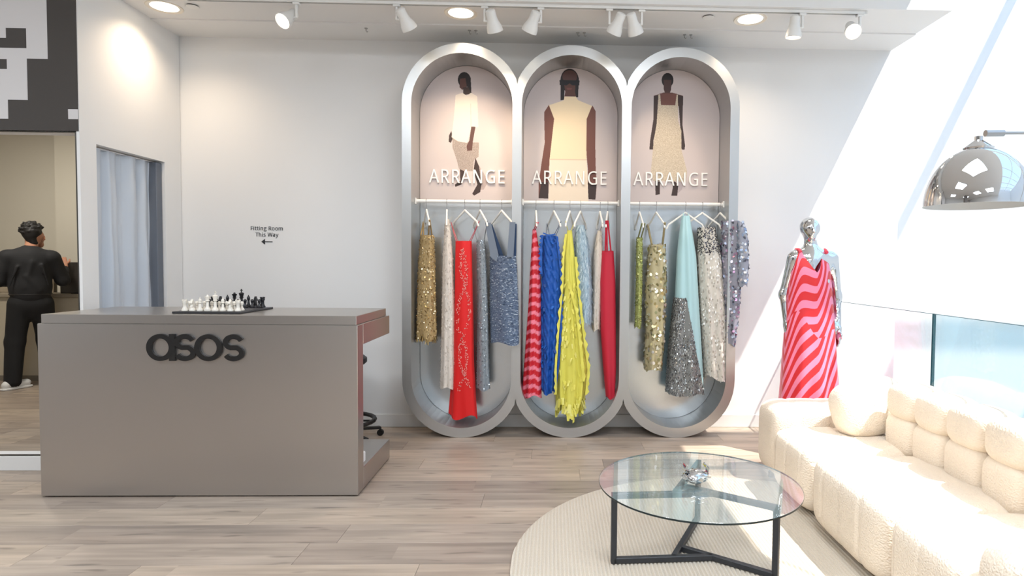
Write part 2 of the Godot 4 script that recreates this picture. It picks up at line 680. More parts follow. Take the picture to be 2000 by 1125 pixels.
	w.box(Vector3(EDGEX - 0.1, 4.22, -4.8), Vector3(0.2, 1.1, 0.82))
	w.box(Vector3(EDGEX - 0.15, 4.22, -4.44), Vector3(0.3, 1.1, 0.1))
	struct("trim_1", w, M.white)
	# skylight over the atrium: bars and glass
	w = MB.new()
	for z in [-6.1, -5.0, -2.72, -0.6, 0.9, 2.4, 3.9, 5.4]:
		w.box(Vector3(5.1, 4.68, z), Vector3(4.5, 0.12, 0.06))
	w.box(Vector3(5.1, 4.72, -3.42), Vector3(4.5, 0.16, 0.34))
	for x in [2.95, 4.9, 7.2]:
		w.box(Vector3(x, 4.68, -0.2), Vector3(0.06, 0.10, 12.4))
	var sk := struct("window_2", w, M.white)
	w = MB.new()
	w.box(Vector3(5.1, 4.75, -0.2), Vector3(4.5, 0.012, 12.4))
	obj("glass", w, pane(rgb(245, 250, 252), 0.04), sk)
	# mural: printed blocks
	var mu := thing("mural", "dark brown and pale grey pixel block mural above the glazing", "mural", Vector3(SIDEX - 0.004, 2.206, -4.0975))
	w = MB.new()
	w.box(Vector3(-0.8, 0.705, 0.0), Vector3(1.6, 1.41, 0.004))
	obj("ground", w, mat(rgb(66, 61, 57), 0.7), mu)
	var px := 0.0622
	var light := mat(rgb(212, 209, 208), 0.7)
	var sq := MB.new()
	# light blocks, in pixel columns leftwards from the wall edge and rows upwards
	w = MB.new()
	for r in [[0, 1, 1.15, 2.1], [7, 24, 1.15, 2.1], [5, 24, 2.1, 3.15], [5, 24, 3.15, 7.2], [3, 24, 7.2, 23]]:
		if r[0] == 7: w.box(Vector3(-(7 + 24) * 0.5 * px, (1.15 + 3.1) * 0.5 * px, 0.0028), Vector3(17 * px, 1.95 * px, 0.0016))
		elif r[0] == 0: sq.box(Vector3(-0.5 * px + 0.002, 1.72 * px, 0.0028), Vector3(px, px, 0.0016))
		elif r[0] == 5 and r[2] > 3.0: w.box(Vector3(-(5 + 24) * 0.5 * px, (3.1 + 7.3) * 0.5 * px, 0.0028), Vector3(19 * px, 4.2 * px, 0.0016))
		elif r[0] == 3: w.box(Vector3(-(2.9 + 24) * 0.5 * px, (7.3 + 22.5) * 0.5 * px, 0.0028), Vector3(21.1 * px, 15.2 * px, 0.0016))
	obj("light_block", w, light, mu)
	obj("light_block", sq, light, mu)
	w = MB.new()
	w.box(Vector3(-6.0 * px, 9.35 * px, 0.004), Vector3(2.0 * px, 2.0 * px, 0.0016))
	w.box(Vector3(-8.0 * px, 8.85 * px, 0.004), Vector3(2.0 * px, px, 0.0016))
	obj("dark_block", w, mat(rgb(66, 61, 57), 0.7), mu)
	w = MB.new()
	w.box(Vector3(-8.0 * px, 6.7 * px, 0.004), Vector3(2.0 * px, px, 0.0016))
	obj("dark_block", w, mat(rgb(66, 61, 57), 0.7), mu)
	# fitting room curtain
	var cu := thing("curtain", "pale grey blue pleated curtain hanging in the fitting room opening", "curtain", Vector3(SIDEX - 0.055, 0, -4.6))
	var rows := []
	for j in 31:
		var y := lerpf(2.135, 0.015, j / 30.0)
		var row := PackedVector3Array()
		for i in 121:
			var u := i / 120.0
			var zz := 0.33 - u * 0.62
			var fold := 0.022 * sin(u * 24.0 + 0.9 * sin(u * 7.0)) + 0.006 * sin(u * 53.0 + y * 0.8)
			fold += 0.006 * sin(u * 13.0 + y * 3.1) + 0.003 * sin(y * 11.0 + u * 21.0)
			row.append(Vector3(fold, y, zz + 0.010 * sin(u * 24.0 + 1.0)))
		rows.append(row)
	w = MB.new()
	w.grid(rows, false, true)
	var cm := mat(rgb(196, 204, 214), 0.7)
	cm.backlight_enabled = true
	cm.backlight = rgb(120, 125, 132)
	obj("fabric", w, cm, cu)
	w = MB.new()
	w.tube([Vector3(0, 2.14, 0.36), Vector3(0, 2.14, -0.37)], 0.009, 8)
	obj("rod", w, M.wire, cu)
	w = MB.new()
	w.box(Vector3(0.0, 1.07, -0.335), Vector3(0.07, 2.14, 0.07), 0.004)
	obj("end_post", w, mat(rgb(104, 110, 120), 0.6), cu)

func spot(parent: Node, at: Vector3, to: Vector3, e: float, ang: float, c: Color, size := 0.03) -> void:
	var s := SpotLight3D.new()
	s.name = "spot_light"
	parent.add_child(s, true)
	s.look_at_from_position(at, to, Vector3.UP if absf((to - at).normalized().y) < 0.95 else Vector3.RIGHT)
	s.light_color = c
	s.light_energy = e
	s.spot_angle = ang
	s.spot_angle_attenuation = 1.0
	s.spot_range = 30.0
	s.spot_attenuation = 2.0
	s.light_size = size
	s.shadow_enabled = true

func build_ceiling_lights() -> void:
	# large panels in the shop ceiling behind the camera
	for i in PANELS.size():
		var p: Array = PANELS[i]
		var t := thing("light_panel", "square lit ceiling panel behind the viewer, %s from the left in the %s row" % [ORDINAL[i % 3], "nearer" if i < 3 else "farther"], "ceiling light", Vector3(p[0], CEIL - 0.002, p[1]), 0.0, "ceiling panels over the shop floor")
		var w := MB.new()
		w.box(Vector3(0, -0.02, 0), Vector3(1.3, 0.04, 1.3), 0.004)
		obj("frame", w, M.enamel, t)
		w = MB.new()
		w.box(Vector3(0, -0.042, 0), Vector3(1.2, 0.006, 1.2))
		obj("light_diffuser", w, glow(rgb(243, 248, 255), 1.8), t)
		var a := AreaLight3D.new()
		a.name = "panel_light"
		t.add_child(a)
		a.position = Vector3(0, -0.06, 0)
		a.rotation_degrees = Vector3(-90, 0, 0)
		a.area_size = Vector2(1.2, 1.2)
		a.area_range = 30.0
		a.area_attenuation = 2.0
		a.light_color = rgb(238, 246, 255)
		a.light_energy = PANEL_ENERGY
		a.shadow_enabled = true
	# recessed downlights in the soffit
	var where := [-2.812, -0.681, 1.46]
	var says := ["recessed warm downlight nearest the curtained side wall", "recessed warm downlight above the left dress alcove", "recessed warm downlight above the right dress alcove"]
	for i in 3:
		var t := thing("downlight", says[i], "downlight", Vector3(where[i], 3.21, -4.618), 0.0, "recessed downlights in the soffit")
		var w := MB.new()
		w.lathe([Vector2(0.088, 0.004), Vector2(0.118, -0.006), Vector2(0.122, 0.002)], 32)
		obj("trim_ring", w, mat(rgb(236, 228, 214), 0.4), t)
		w = MB.new()
		w.lathe([Vector2(0.0, -0.0015), Vector2(0.09, -0.0015), Vector2(0.09, 0.0)], 32)
		obj("lamp_lens", w, glow(rgb(255, 236, 205), 4.0), t)
		spot(t, Vector3(where[i], 3.195, -4.618), Vector3(where[i], 0, -4.618), 1.1, 72.0, rgb(255, 230, 200), 0.07)
	# track along the front of the soffit
	var tr := thing("lighting_track", "long white lighting track along the front of the ceiling soffit", "lighting track", Vector3(-0.16, 3.21, -4.44))
	var tb := MB.new()
	tb.box(Vector3(0, -0.004, 0), Vector3(4.78, 0.008, 0.036), 0.001)
	tb.box(Vector3(0, -0.015, 0.0145), Vector3(4.78, 0.016, 0.007), 0.001)
	tb.box(Vector3(0, -0.015, -0.0145), Vector3(4.78, 0.016, 0.007), 0.001)
	obj("rail", tb, M.enamel, tr)
	tb = MB.new()
	tb.box(Vector3(0, -0.009, 0), Vector3(4.76, 0.002, 0.021))
	obj("groove", tb, M.black, tr)
	tb = MB.new()
	tb.box(Vector3(2.395, -0.012, 0), Vector3(0.02, 0.024, 0.036), 0.002)
	obj("end_cap", tb, M.enamel, tr)
	tb = MB.new()
	tb.box(Vector3(-2.395, -0.012, 0), Vector3(0.02, 0.024, 0.036), 0.002)
	obj("end_cap", tb, M.enamel, tr)
	# track spots: x on the track, side the stem sits, aim point, energy
	var sp := [
		[-1.855, 1, Vector3(-2.9, 0.9, -2.2), 0.8, "white track spotlight facing the viewer, lit lens, farthest left"],
		[-1.045, -1, Vector3(-0.6, 2.2, -5.1), 0.7, "white track spotlight second from the left, its back to the viewer"],
		[-0.43, -1, Vector3(-0.2, 2.2, -5.0), 0.6, "white track spotlight aimed down right over the left alcove"],
		[-0.150, 1, Vector3(-0.62, 2.1, -5.0), 0.6, "white track spotlight tilted left between left and middle alcoves"],
		[0.452, -1, Vector3(0.05, 2.2, -5.0), 0.6, "left spotlight of the close pair above the middle alcove"],
		[0.566, 1, Vector3(0.95, 2.2, -5.0), 0.6, "right spotlight of the close pair above the middle alcove"],
		[1.722, 1, Vector3(1.60, 0.6, -4.7), 0.8, "white track spotlight pointing straight down near the track end"],
		[2.14, 1, Vector3(1.65, 1.6, -2.5), 0.8, "white track spotlight with lit lens at the right track end"],
	]
	for s in sp:
		var t := thing("track_spotlight", s[4], "spotlight", Vector3(s[0], 3.186, -4.44), 0.0, "spotlights on the ceiling track")
		var w := MB.new()
		var sx: float = 0.058 * s[1]
		w.box(Vector3(sx, -0.007, 0), Vector3(0.05, 0.016, 0.034), 0.003)
		obj("adapter", w, M.enamel, t)
		w = MB.new()
		w.box(Vector3(sx, -0.060, 0), Vector3(0.016, 0.092, 0.022), 0.003)
		w.tube([Vector3(sx, -0.100, 0), Vector3(0, -0.100, 0)], 0.008, 8)
		obj("bracket", w, M.enamel, t)
		var pivot := Vector3(0, -0.100, 0)
		var d: Vector3 = (s[2] - (t.position + pivot)).normalized()
		var up := -d
		var side := up.cross(Vector3.FORWARD).normalized()
		var bs := Basis(side, up, side.cross(up))
		var xf := Transform3D(bs, pivot)
		w = MB.new()
		w.lathe([Vector2(0.0, -0.05), Vector2(0.050, -0.055), Vector2(0.053, -0.070), Vector2(0.057, -0.068), Vector2(0.054, -0.035), Vector2(0.040, 0.0), Vector2(0.036, 0.02), Vector2(0.034, 0.072), Vector2(0.026, 0.080), Vector2(0.0, 0.082)], 24, xf)
		obj("lamp_head", w, M.enamel, t)
		w = MB.new()
		w.lathe([Vector2(0.0, -0.066), Vector2(0.049, -0.060), Vector2(0.049, -0.0555)], 24, xf)
		obj("lamp_lens", w, glow(rgb(255, 240, 214), 3.0), t)
		spot(t, t.position + pivot + d * 0.085, s[2], s[3], 34.0, rgb(255, 232, 200), 0.04)
	# little paired hooks in the strip near the wall
	var hk := [[-1.46, 1, "single small chrome ceiling hook left of the alcoves"], [-0.634, 2, "pair of small chrome ceiling hooks above the left alcove"], [0.215, 2, "pair of small chrome ceiling hooks above the middle alcove"], [1.059, 2, "pair of small chrome ceiling hooks above the right alcove"]]
	for h in hk:
		var t := thing("ceiling_hook", h[2], "hook", Vector3(h[0], 3.20, -4.922), 0.0, "ceiling hooks above the alcoves")
		for k in h[1]:
			var x: float = (k - (h[1] - 1) * 0.5) * 0.05
			var w := MB.new()
			w.lathe([Vector2(0.0, -0.004), Vector2(0.012, -0.004), Vector2(0.013, 0.0)], 12, Transform3D(Basis(), Vector3(x, 0, 0)))
			w.tube([Vector3(x, -0.003, 0), Vector3(x, -0.02, 0), Vector3(x + 0.007, -0.03, 0), Vector3(x + 0.014, -0.024, 0)], 0.0035, 6)
			obj("hook", w, mat(rgb(170, 168, 164), 0.4, 0.3), t)
	for q in [[-2.595, "thin edged round ceiling cap beside the leftmost downlight"], [1.139, "thin edged round ceiling cap left of the right downlight"]]:
		var t := thing("sprinkler_cap", q[1], "ceiling cap", Vector3(q[0], 3.21, -4.585))
		var w := MB.new()
		w.lathe([Vector2(0.0, -0.010), Vector2(0.040, -0.010), Vector2(0.042, -0.007)], 24)
		obj("cap", w, M.enamel, t)
		w = MB.new()
		w.lathe([Vector2(0.036, -0.008), Vector2(0.036, 0.0)], 24)
		obj("collar", w, M.blackmetal, t)

# S, O and A strokes for the desk sign
func stroke(path: Array, width: float) -> PackedVector2Array:
	var l := PackedVector2Array()
	var r := PackedVector2Array()
	var m := path.size()
	for i in m:
		var d: Vector2 = (path[mini(i + 1, m - 1)] - path[maxi(i - 1, 0)]).normalized()
		var o := Vector2(-d.y, d.x) * width * 0.5
		l.append(path[i] + o)
		r.append(path[i] - o)
	r.reverse()
	l.append_array(r)
	return l

func letter_o(mb: MB, cx: float, rx: float) -> void:
	var a := PackedVector2Array()
	var b := PackedVector2Array()
	for i in 40:
		var an := TAU * i / 40
		a.append(Vector2(cx + cos(an) * (rx + 0.015), 0.879 + sin(an) * 0.078))
		b.append(Vector2(cx + cos(an) * (rx - 0.015), 0.879 + sin(an) * 0.0525))
	mb.ring(a, b, 0.016)

func letter_s(mb: MB, cx: float, wd: float) -> void:
	var p := []
	var ry := 0.0335
	for i in 17:
		var an := lerpf(0.12 * PI, 1.38 * PI, i / 16.0)
		p.append(Vector2(cx + cos(an) * wd, 0.879 + 0.0645 - ry + sin(an) * ry))
	for i in 17:
		var an := lerpf(0.38 * PI, -0.88 * PI, i / 16.0)
		p.append(Vector2(cx + cos(an) * wd, 0.879 - 0.0645 + ry + sin(an) * ry))
	mb.extrude(stroke(p, 0.0276), 0.016)

func build_desk() -> void:
	var t := thing("cash_desk", "brushed steel cash desk with open end and black lettering on its front", "desk", Vector3(-2.04, 0, -3.62))
	var x0 := -2.951 + 2.04
	var x1 := -1.131 + 2.04
	var w := MB.new()
	w.box(Vector3((x0 + x1) / 2, 0.51, -0.055), Vector3(x1 - x0, 1.004, 0.11), 0.003)
	obj("front_panel", w, M.steel, t)
	w = MB.new()
	w.box(Vector3((x0 + x1) / 2, 0.074, -0.410), Vector3(x1 - x0, 0.132, 0.596), 0.003)
	obj("plinth", w, M.steel, t)
	w = MB.new()
	w.box(Vector3((x0 + x1) / 2, 0.949, -0.411), Vector3(x1 - x0, 0.126, 0.6), 0.003)
	obj("apron", w, M.steel, t)
	w = MB.new()
	w.box(Vector3((-2.928 - 1.137) / 2 + 2.04, 1.0395, -0.3215), Vector3(1.791, 0.053, 0.643), 0.0025)
	obj("counter_top", w, M.steel, t)
	w = MB.new()
	w.box(Vector3((x0 + x1) / 2, 0.004, -0.33), Vector3(x1 - x0 - 0.03, 0.008, 0.6))
	obj("shadow_gap_foot", w, M.black, t)
	w = MB.new()
	w.box(Vector3(x0 + 0.06, 0.51, -0.41), Vector3(0.05, 0.74, 0.55), 0.003)
	obj("side_panel", w, M.steel, t)
	# the four letters
	var cy := 0.879
	var ox := 2.04
	w = MB.new()
	letter_o(w, -2.251 + ox, 0.064)
	w.box(Vector3(-2.184 + ox, cy, 0.008), Vector3(0.034, 0.155, 0.0158))
	obj("letter", w, M.black, t)
	w = MB.new()
	letter_s(w, -2.112 + ox, 0.046)
	obj("letter", w, M.black, t)
	w = MB.new()
	letter_o(w, -1.979 + ox, 0.064)
	obj("letter", w, M.black, t)
	w = MB.new()
	letter_s(w, -1.836 + ox, 0.046)
	obj("letter", w, M.black, t)
	# stool and odds and ends seen through the open end
	var c := thing("swivel_stool", "black swivel stool half hidden behind the steel desk", "stool", Vector3(-1.60, 0, -4.74))
	w = MB.new()
	w.lathe([Vector2(0.0, 0.60), Vector2(0.17, 0.60), Vector2(0.185, 0.615), Vector2(0.185, 0.645), Vector2(0.16, 0.665), Vector2(0.0, 0.67)], 28)
	obj("seat", w, M.black, c)
	w = MB.new()
	w.lathe([Vector2(0.026, 0.07), Vector2(0.026, 0.36), Vector2(0.016, 0.361), Vector2(0.016, 0.60)], 16)
	obj("column", w, M.blackmetal, c)
	w = MB.new()
	var ringp := []
	for i in 25: ringp.append(Vector3(cos(TAU * i / 24) * 0.24, 0.165, sin(TAU * i / 24) * 0.24))
	w.tube(ringp, 0.017, 8, false)
	w.bar(Vector3(-0.24, 0.165, 0), Vector3(0.24, 0.165, 0), 0.016, 0.012)
	obj("foot_ring", w, M.black, c)
	for i in 5:
		var a := TAU * i / 5 + 0.63
		var d := Vector3(cos(a), 0, sin(a))
		w = MB.new()
		w.bar(d * 0.02 + Vector3(0, 0.095, 0), d * 0.30 + Vector3(0, 0.066, 0), 0.034, 0.022, Vector3.UP, 0.004)
		var lg := obj("leg", w, M.black, c)
		w = MB.new()
		w.lathe([Vector2(0.0, -0.016), Vector2(0.024, -0.016), Vector2(0.026, -0.010), Vector2(0.026, 0.010), Vector2(0.024, 0.016), Vector2(0.0, 0.016)], 14, Transform3D(Basis(Vector3(1, 0, 0), PI / 2), d * 0.30 + Vector3(0, 0.026, 0)))
		w.bar(d * 0.30 + Vector3(0, 0.03, 0), d * 0.30 + Vector3(0, 0.07, 0), 0.012, 0.012)
		obj("caster", w, M.black, lg)
	w = MB.new()
	w.box(Vector3(0, 0.0325, 0), Vector3(0.05, 0.065, 0.09), 0.006)
	w.box(Vector3(0, 0.066, 0.0), Vector3(0.03, 0.004, 0.05), 0.001)
	tag(obj("small_box", w, mat(rgb(235, 235, 233), 0.5), self, Vector3(-1.178, 0.1405, -3.80)), "small white box standing on the desk plinth behind the panel", "box")

func build_chess() -> void:
	var b := thing("chess_board", "flat dark grey chess board lying on the steel desk top", "chess board", Vector3(-2.045, 1.0665, -3.925))
	var w := MB.new()
	w.box(Vector3(0, 0.006, 0), Vector3(0.40, 0.012, 0.43), 0.002)
	obj("board", w, mat(rgb(48, 48, 50), 0.35), b)
	w = MB.new()
	var w2 := MB.new()
	var q := 0.045
	for i in 8:
		for j in 8:
			(w if (i + j) % 2 else w2).box(Vector3((i - 3.5) * q, 0.0126, (j - 3.5) * q), Vector3(q - 0.001, 0.0012, q - 0.001))
	obj("light_squares", w, mat(rgb(96, 96, 99), 0.35), b)
	obj("dark_squares", w2, mat(rgb(36, 36, 38), 0.35), b)
	var prof := {
		"pawn": [[0.0, 0], [0.015, 0], [0.016, 0.006], [0.012, 0.011], [0.008, 0.018], [0.006, 0.030], [0.010, 0.033], [0.007, 0.036], [0.010, 0.042], [0.010, 0.048], [0.006, 0.054], [0.0, 0.056]],
		"rook": [[0.0, 0], [0.018, 0], [0.018, 0.007], [0.013, 0.013], [0.010, 0.024], [0.010, 0.042], [0.014, 0.047], [0.014, 0.062], [0.010, 0.062], [0.010, 0.056], [0.0, 0.056]],
		"bishop": [[0.0, 0], [0.018, 0], [0.018, 0.007], [0.012, 0.013], [0.008, 0.024], [0.006, 0.044], [0.012, 0.048], [0.008, 0.051], [0.010, 0.059], [0.008, 0.068], [0.003, 0.074], [0.004, 0.078], [0.0, 0.081]],
		"queen": [[0.0, 0], [0.020, 0], [0.020, 0.008], [0.014, 0.014], [0.009, 0.026], [0.007, 0.055], [0.014, 0.059], [0.009, 0.063], [0.010, 0.070], [0.016, 0.086], [0.010, 0.086], [0.006, 0.090], [0.005, 0.095], [0.0, 0.097]],
		"king": [[0.0, 0], [0.020, 0], [0.020, 0.008], [0.014, 0.014], [0.009, 0.026], [0.008, 0.058], [0.014, 0.062], [0.010, 0.066], [0.012, 0.076], [0.016, 0.090], [0.010, 0.095], [0.0, 0.098]],
		"knight": [[0.0, 0], [0.018, 0], [0.018, 0.007], [0.013, 0.013], [0.010, 0.020], [0.0, 0.022]],
	}
	var shapes := {}
	for k in prof:
		w = MB.new()
		w.lathe(prof[k].map(func(p): return Vector2(p[0], p[1])), 14)
		if k == "knight":
			var o := PackedVector2Array([Vector2(-0.012, 0.018), Vector2(0.012, 0.018), Vector2(0.013, 0.034), Vector2(0.010, 0.054), Vector2(0.002, 0.066), Vector2(-0.002, 0.071), Vector2(-0.004, 0.064), Vector2(-0.016, 0.052), Vector2(-0.018, 0.045), Vector2(-0.013, 0.042), Vector2(-0.004, 0.046), Vector2(-0.006, 0.036), Vector2(-0.011, 0.028)])
			w.extrude(o, 0.014, Transform3D(Basis(), Vector3(0, 0, -0.007)))
		if k == "king":
			w.box(Vector3(0, 0.108, 0), Vector3(0.005, 0.022, 0.005))
			w.box(Vector3(0, 0.110, 0), Vector3(0.015, 0.005, 0.005))
		if k == "rook":
			for i in 4: w.box(Vector3(cos(TAU * i / 4) * 0.012, 0.0645, sin(TAU * i / 4) * 0.012), Vector3(0.007, 0.006, 0.007))
		shapes[k] = w.mesh()
	var ivory := mat(rgb(232, 226, 214), 0.35)
	var ebony := mat(rgb(30, 30, 33), 0.35)
	var order := ["rook", "knight", "bishop", "queen", "king", "bishop", "knight", "rook"]
	for side in 2:
		var col: String = ["white", "black"][side]
		for i in 8:
			for rank in 2:
				var kind: String = order[i] if rank == 0 else "pawn"
				var z := (3.5 - rank) * q if side == 0 else (-3.5 + rank) * q
				var p := Vector3(-2.045 + (i - 3.5) * q, 1.0665 + 0.0133, -3.925 + z)
				var o := obj("%s_%s" % [col, kind], shapes[kind], ivory if side == 0 else ebony, self, p)
				if kind == "knight" : o.rotation.y = PI / 2 if side == 0 else -PI / 2
				var lab: String
				if kind == "pawn": lab = "%s chess pawn, %s from the left in its row of pawns" % [col, ORDINAL[i]]
				elif kind in ["king", "queen"]: lab = "tall %s chess %s standing on the board" % [col, kind]
				else: lab = "%s chess %s on the %s half of the board" % [col, kind, "left" if i < 4 else "right"]
				tag(o, lab, "chess piece", "%s pawns" % col if kind == "pawn" else "%s chess pieces" % col)

func text(s: String, height: float, depth: float, spacing := 0.0, weight := 400) -> TextMesh:
	var f := SystemFont.new()
	f.font_names = PackedStringArray(["Droid Sans"])
	f.font_weight = weight
	var v := FontVariation.new()
	v.base_font = f
	v.spacing_glyph = int(spacing)
	var t := TextMesh.new()
	t.text = s
	t.font = v
	t.font_size = 64
	t.pixel_size = height / 46.0
	t.depth = depth
	t.curve_step = 1.0
	t.horizontal_alignment = HORIZONTAL_ALIGNMENT_CENTER
	t.vertical_alignment = VERTICAL_ALIGNMENT_CENTER
	return t

func build_wall_sign() -> void:
	var t := thing("wall_lettering", "small black fitting room direction lettering with arrow on white wall", "sign", Vector3(-2.358, 1.61, WALLZ))
	var ink := mat(rgb(40, 40, 42), 0.6)
	obj("text_line", text("Fitting Room", 0.033, 0.003, 1, 400), ink, t, Vector3(0, 0.042, 0.0015))
	obj("text_line", text("This Way", 0.033, 0.003, 1, 400), ink, t, Vector3(0, -0.010, 0.0015))
	var w := MB.new()
	w.extrude(PackedVector2Array([Vector2(-0.046, -0.068), Vector2(-0.016, -0.044), Vector2(-0.016, -0.092)]), 0.003)
	w.box(Vector3(0.014, -0.068, 0.0015), Vector3(0.062, 0.008, 0.003))
	obj("arrow", w, ink, t)

# ---------------------------------------------------------------- alcove display
func fill_poly(im: Image, pts: Array, c: Color, mottle := 0.0, c2 := Color.BLACK) -> void:
	var p := PackedVector2Array(pts)
	var lo := p[0]
	var hi := p[0]
	for q in p:
		lo = lo.min(q); hi = hi.max(q)
	for y in range(maxi(0, int(lo.y)), mini(im.get_height() - 1, int(hi.y)) + 1):
		for x in range(maxi(0, int(lo.x)), mini(im.get_width() - 1, int(hi.x)) + 1):
			if Geometry2D.is_point_in_polygon(Vector2(x + 0.5, y + 0.5), p):
				var k := c
				if mottle > 0.0: k = c.lerp(c2, rng.randf() * mottle)
				im.set_pixel(x, y, k)

func oval(cx: float, cy: float, rx: float, ry: float) -> Array:
	var o := []
	for i in 28: o.append(Vector2(cx + cos(TAU * i / 28) * rx, cy + sin(TAU * i / 28) * ry))
	return o

var pk := []

func draw(pts: Array, c: Color, mottle := 0.0, c2 := Color.BLACK) -> void:
	var o := []
	for p in pts: o.append(Vector2((p[0] / pk[1] + pk[2]) * pk[4], (p[1] / pk[1] + pk[3]) * pk[5]))
	fill_poly(pk[0], o, c, mottle, c2)

# figures of the printed posters, outlines in the print's own units (scale and offset per print)
func poster_image(kind: int) -> ImageTexture:
	var w := 391
	var h := 559
	var im := Image.create(w, h, false, Image.FORMAT_RGB8)
	im.fill(rgb(205, 192, 189))
	# zoom units to print pixels: u = (zx / zs + ox - left) / (right - left) * w
	var zs: float = [4.167, 4.016, 4.168][kind]
	var ox: float = [0.1, -2.1, 1.7][kind]
	var oy: float = [1.4, -12.3, -6.0][kind]
	var kx: float = w / ([185.5, 183.6, 181.8][kind] as float)
	var ky: float = h / ([266.4, 265.0, 263.7][kind] as float)
	pk = [im, zs, ox, oy, kx, ky]
	var skin := rgb(92, 58, 50)
	var dark := rgb(58, 40, 36)
	var hair := rgb(36, 28, 28)
	var cream := rgb(232, 220, 206)
	if kind == 0:
		draw([[480, 800], [560, 930], [520, 1000], [470, 1000]], rgb(178, 160, 155))
		draw(oval(360, 108, 52, 62), hair)
		draw([[375, 80], [412, 90], [418, 215], [390, 210]], hair)
		draw([[325, 100], [370, 95], [380, 160], [345, 190], [322, 170]], skin)
		draw([[350, 170], [395, 165], [412, 222], [352, 232]], dark)
		draw([[255, 525], [238, 560], [234, 612], [252, 622], [270, 580]], dark)
		draw([[265, 575], [385, 615], [480, 615], [478, 730], [440, 760], [432, 850], [335, 850], [318, 830], [300, 760], [265, 660]], rgb(196, 180, 170), 0.7, rgb(104, 92, 86))
		draw([[452, 740], [482, 810], [502, 965], [470, 965], [438, 840]], dark)
		draw([[502, 955], [492, 1020], [442, 1050], [428, 1034], [468, 960]], dark)
		draw([[326, 835], [362, 850], [356, 935], [330, 945]], dark)
		draw([[330, 930], [342, 958], [290, 980], [284, 962]], dark)
		draw([[290, 232], [345, 214], [380, 236], [415, 212], [465, 240], [476, 490], [418, 490], [385, 620], [310, 608], [258, 575], [278, 400]], cream)
		draw([[410, 300], [414, 300], [420, 500], [414, 500]], rgb(206, 192, 180))
		draw([[418, 486], [452, 488], [432, 600], [424, 680], [386, 685], [380, 645], [402, 600]], skin)
	elif kind == 1:
		draw([[296, 130], [330, 130], [322, 300], [296, 305]], hair)
		draw([[400, 130], [436, 130], [432, 280], [410, 280]], hair)
		draw(oval(365, 150, 72, 92), hair)
		draw(oval(365, 120, 58, 50), rgb(86, 58, 54))
		draw([[318, 160], [412, 160], [408, 240], [420, 290], [322, 290], [332, 240]], skin)
		draw([[286, 148], [442, 148], [440, 186], [385, 186], [364, 172], [342, 188], [288, 186]], rgb(30, 28, 32))
		draw([[340, 208], [385, 208], [378, 222], [348, 222]], rgb(120, 72, 66))
		draw([[205, 342], [248, 420], [238, 700], [208, 830], [205, 1078], [130, 1075], [130, 950], [150, 800], [174, 640], [168, 400]], rgb(112, 66, 54))
		draw([[545, 342], [570, 385], [570, 640], [576, 850], [586, 950], [576, 1082], [510, 1078], [515, 850], [500, 700], [498, 440]], rgb(112, 66, 54))
		draw([[150, 950], [205, 950], [205, 1078], [130, 1075]], dark)
		draw([[512, 950], [584, 950], [576, 1082], [510, 1078]], dark)
		draw([[325, 275], [415, 275], [432, 302], [542, 345], [500, 450], [502, 770], [213, 770], [246, 450], [205, 345], [320, 305]], rgb(244, 222, 186))
		draw([[213, 766], [504, 766], [522, 1095], [205, 1095], [212, 900]], rgb(240, 222, 200))
		draw([[213, 764], [504, 764], [504, 772], [213, 772]], rgb(222, 198, 170))
	else:
		draw([[400, 950], [480, 880], [450, 1000], [410, 1040]], rgb(182, 168, 168))
		draw(oval(320, 112, 48, 58), hair)
		draw([[288, 110], [352, 110], [350, 185], [340, 215], [300, 215], [290, 185]], rgb(76, 50, 45))
		draw([[212, 240], [290, 212], [360, 212], [446, 236], [440, 320], [212, 320]], skin)
		draw([[210, 240], [252, 240], [246, 460], [212, 600], [212, 675], [180, 675], [186, 600], [210, 430]], dark)
		draw([[405, 232], [448, 240], [446, 470], [470, 640], [466, 675], [430, 670], [430, 500]], dark)
		draw([[230, 930], [270, 940], [270, 1040], [236, 1048]], dark)
		draw([[385, 930], [420, 960], [412, 1052], [364, 1052]], dark)
		draw([[248, 228], [262, 228], [270, 315], [385, 315], [395, 228], [405, 228], [410, 440], [438, 520], [442, 680], [490, 850], [480, 935], [215, 932], [195, 850], [215, 600], [236, 470]], rgb(232, 220, 200), 0.75, rgb(150, 128, 102))
		draw([[262, 220], [395, 220], [385, 312], [272, 312]], rgb(112, 68, 58))
	return ImageTexture.create_from_image(im)

const NICHE := [-0.707, 0.1475, 1.0025]
const NR := 0.391
const NFRONT := -4.855

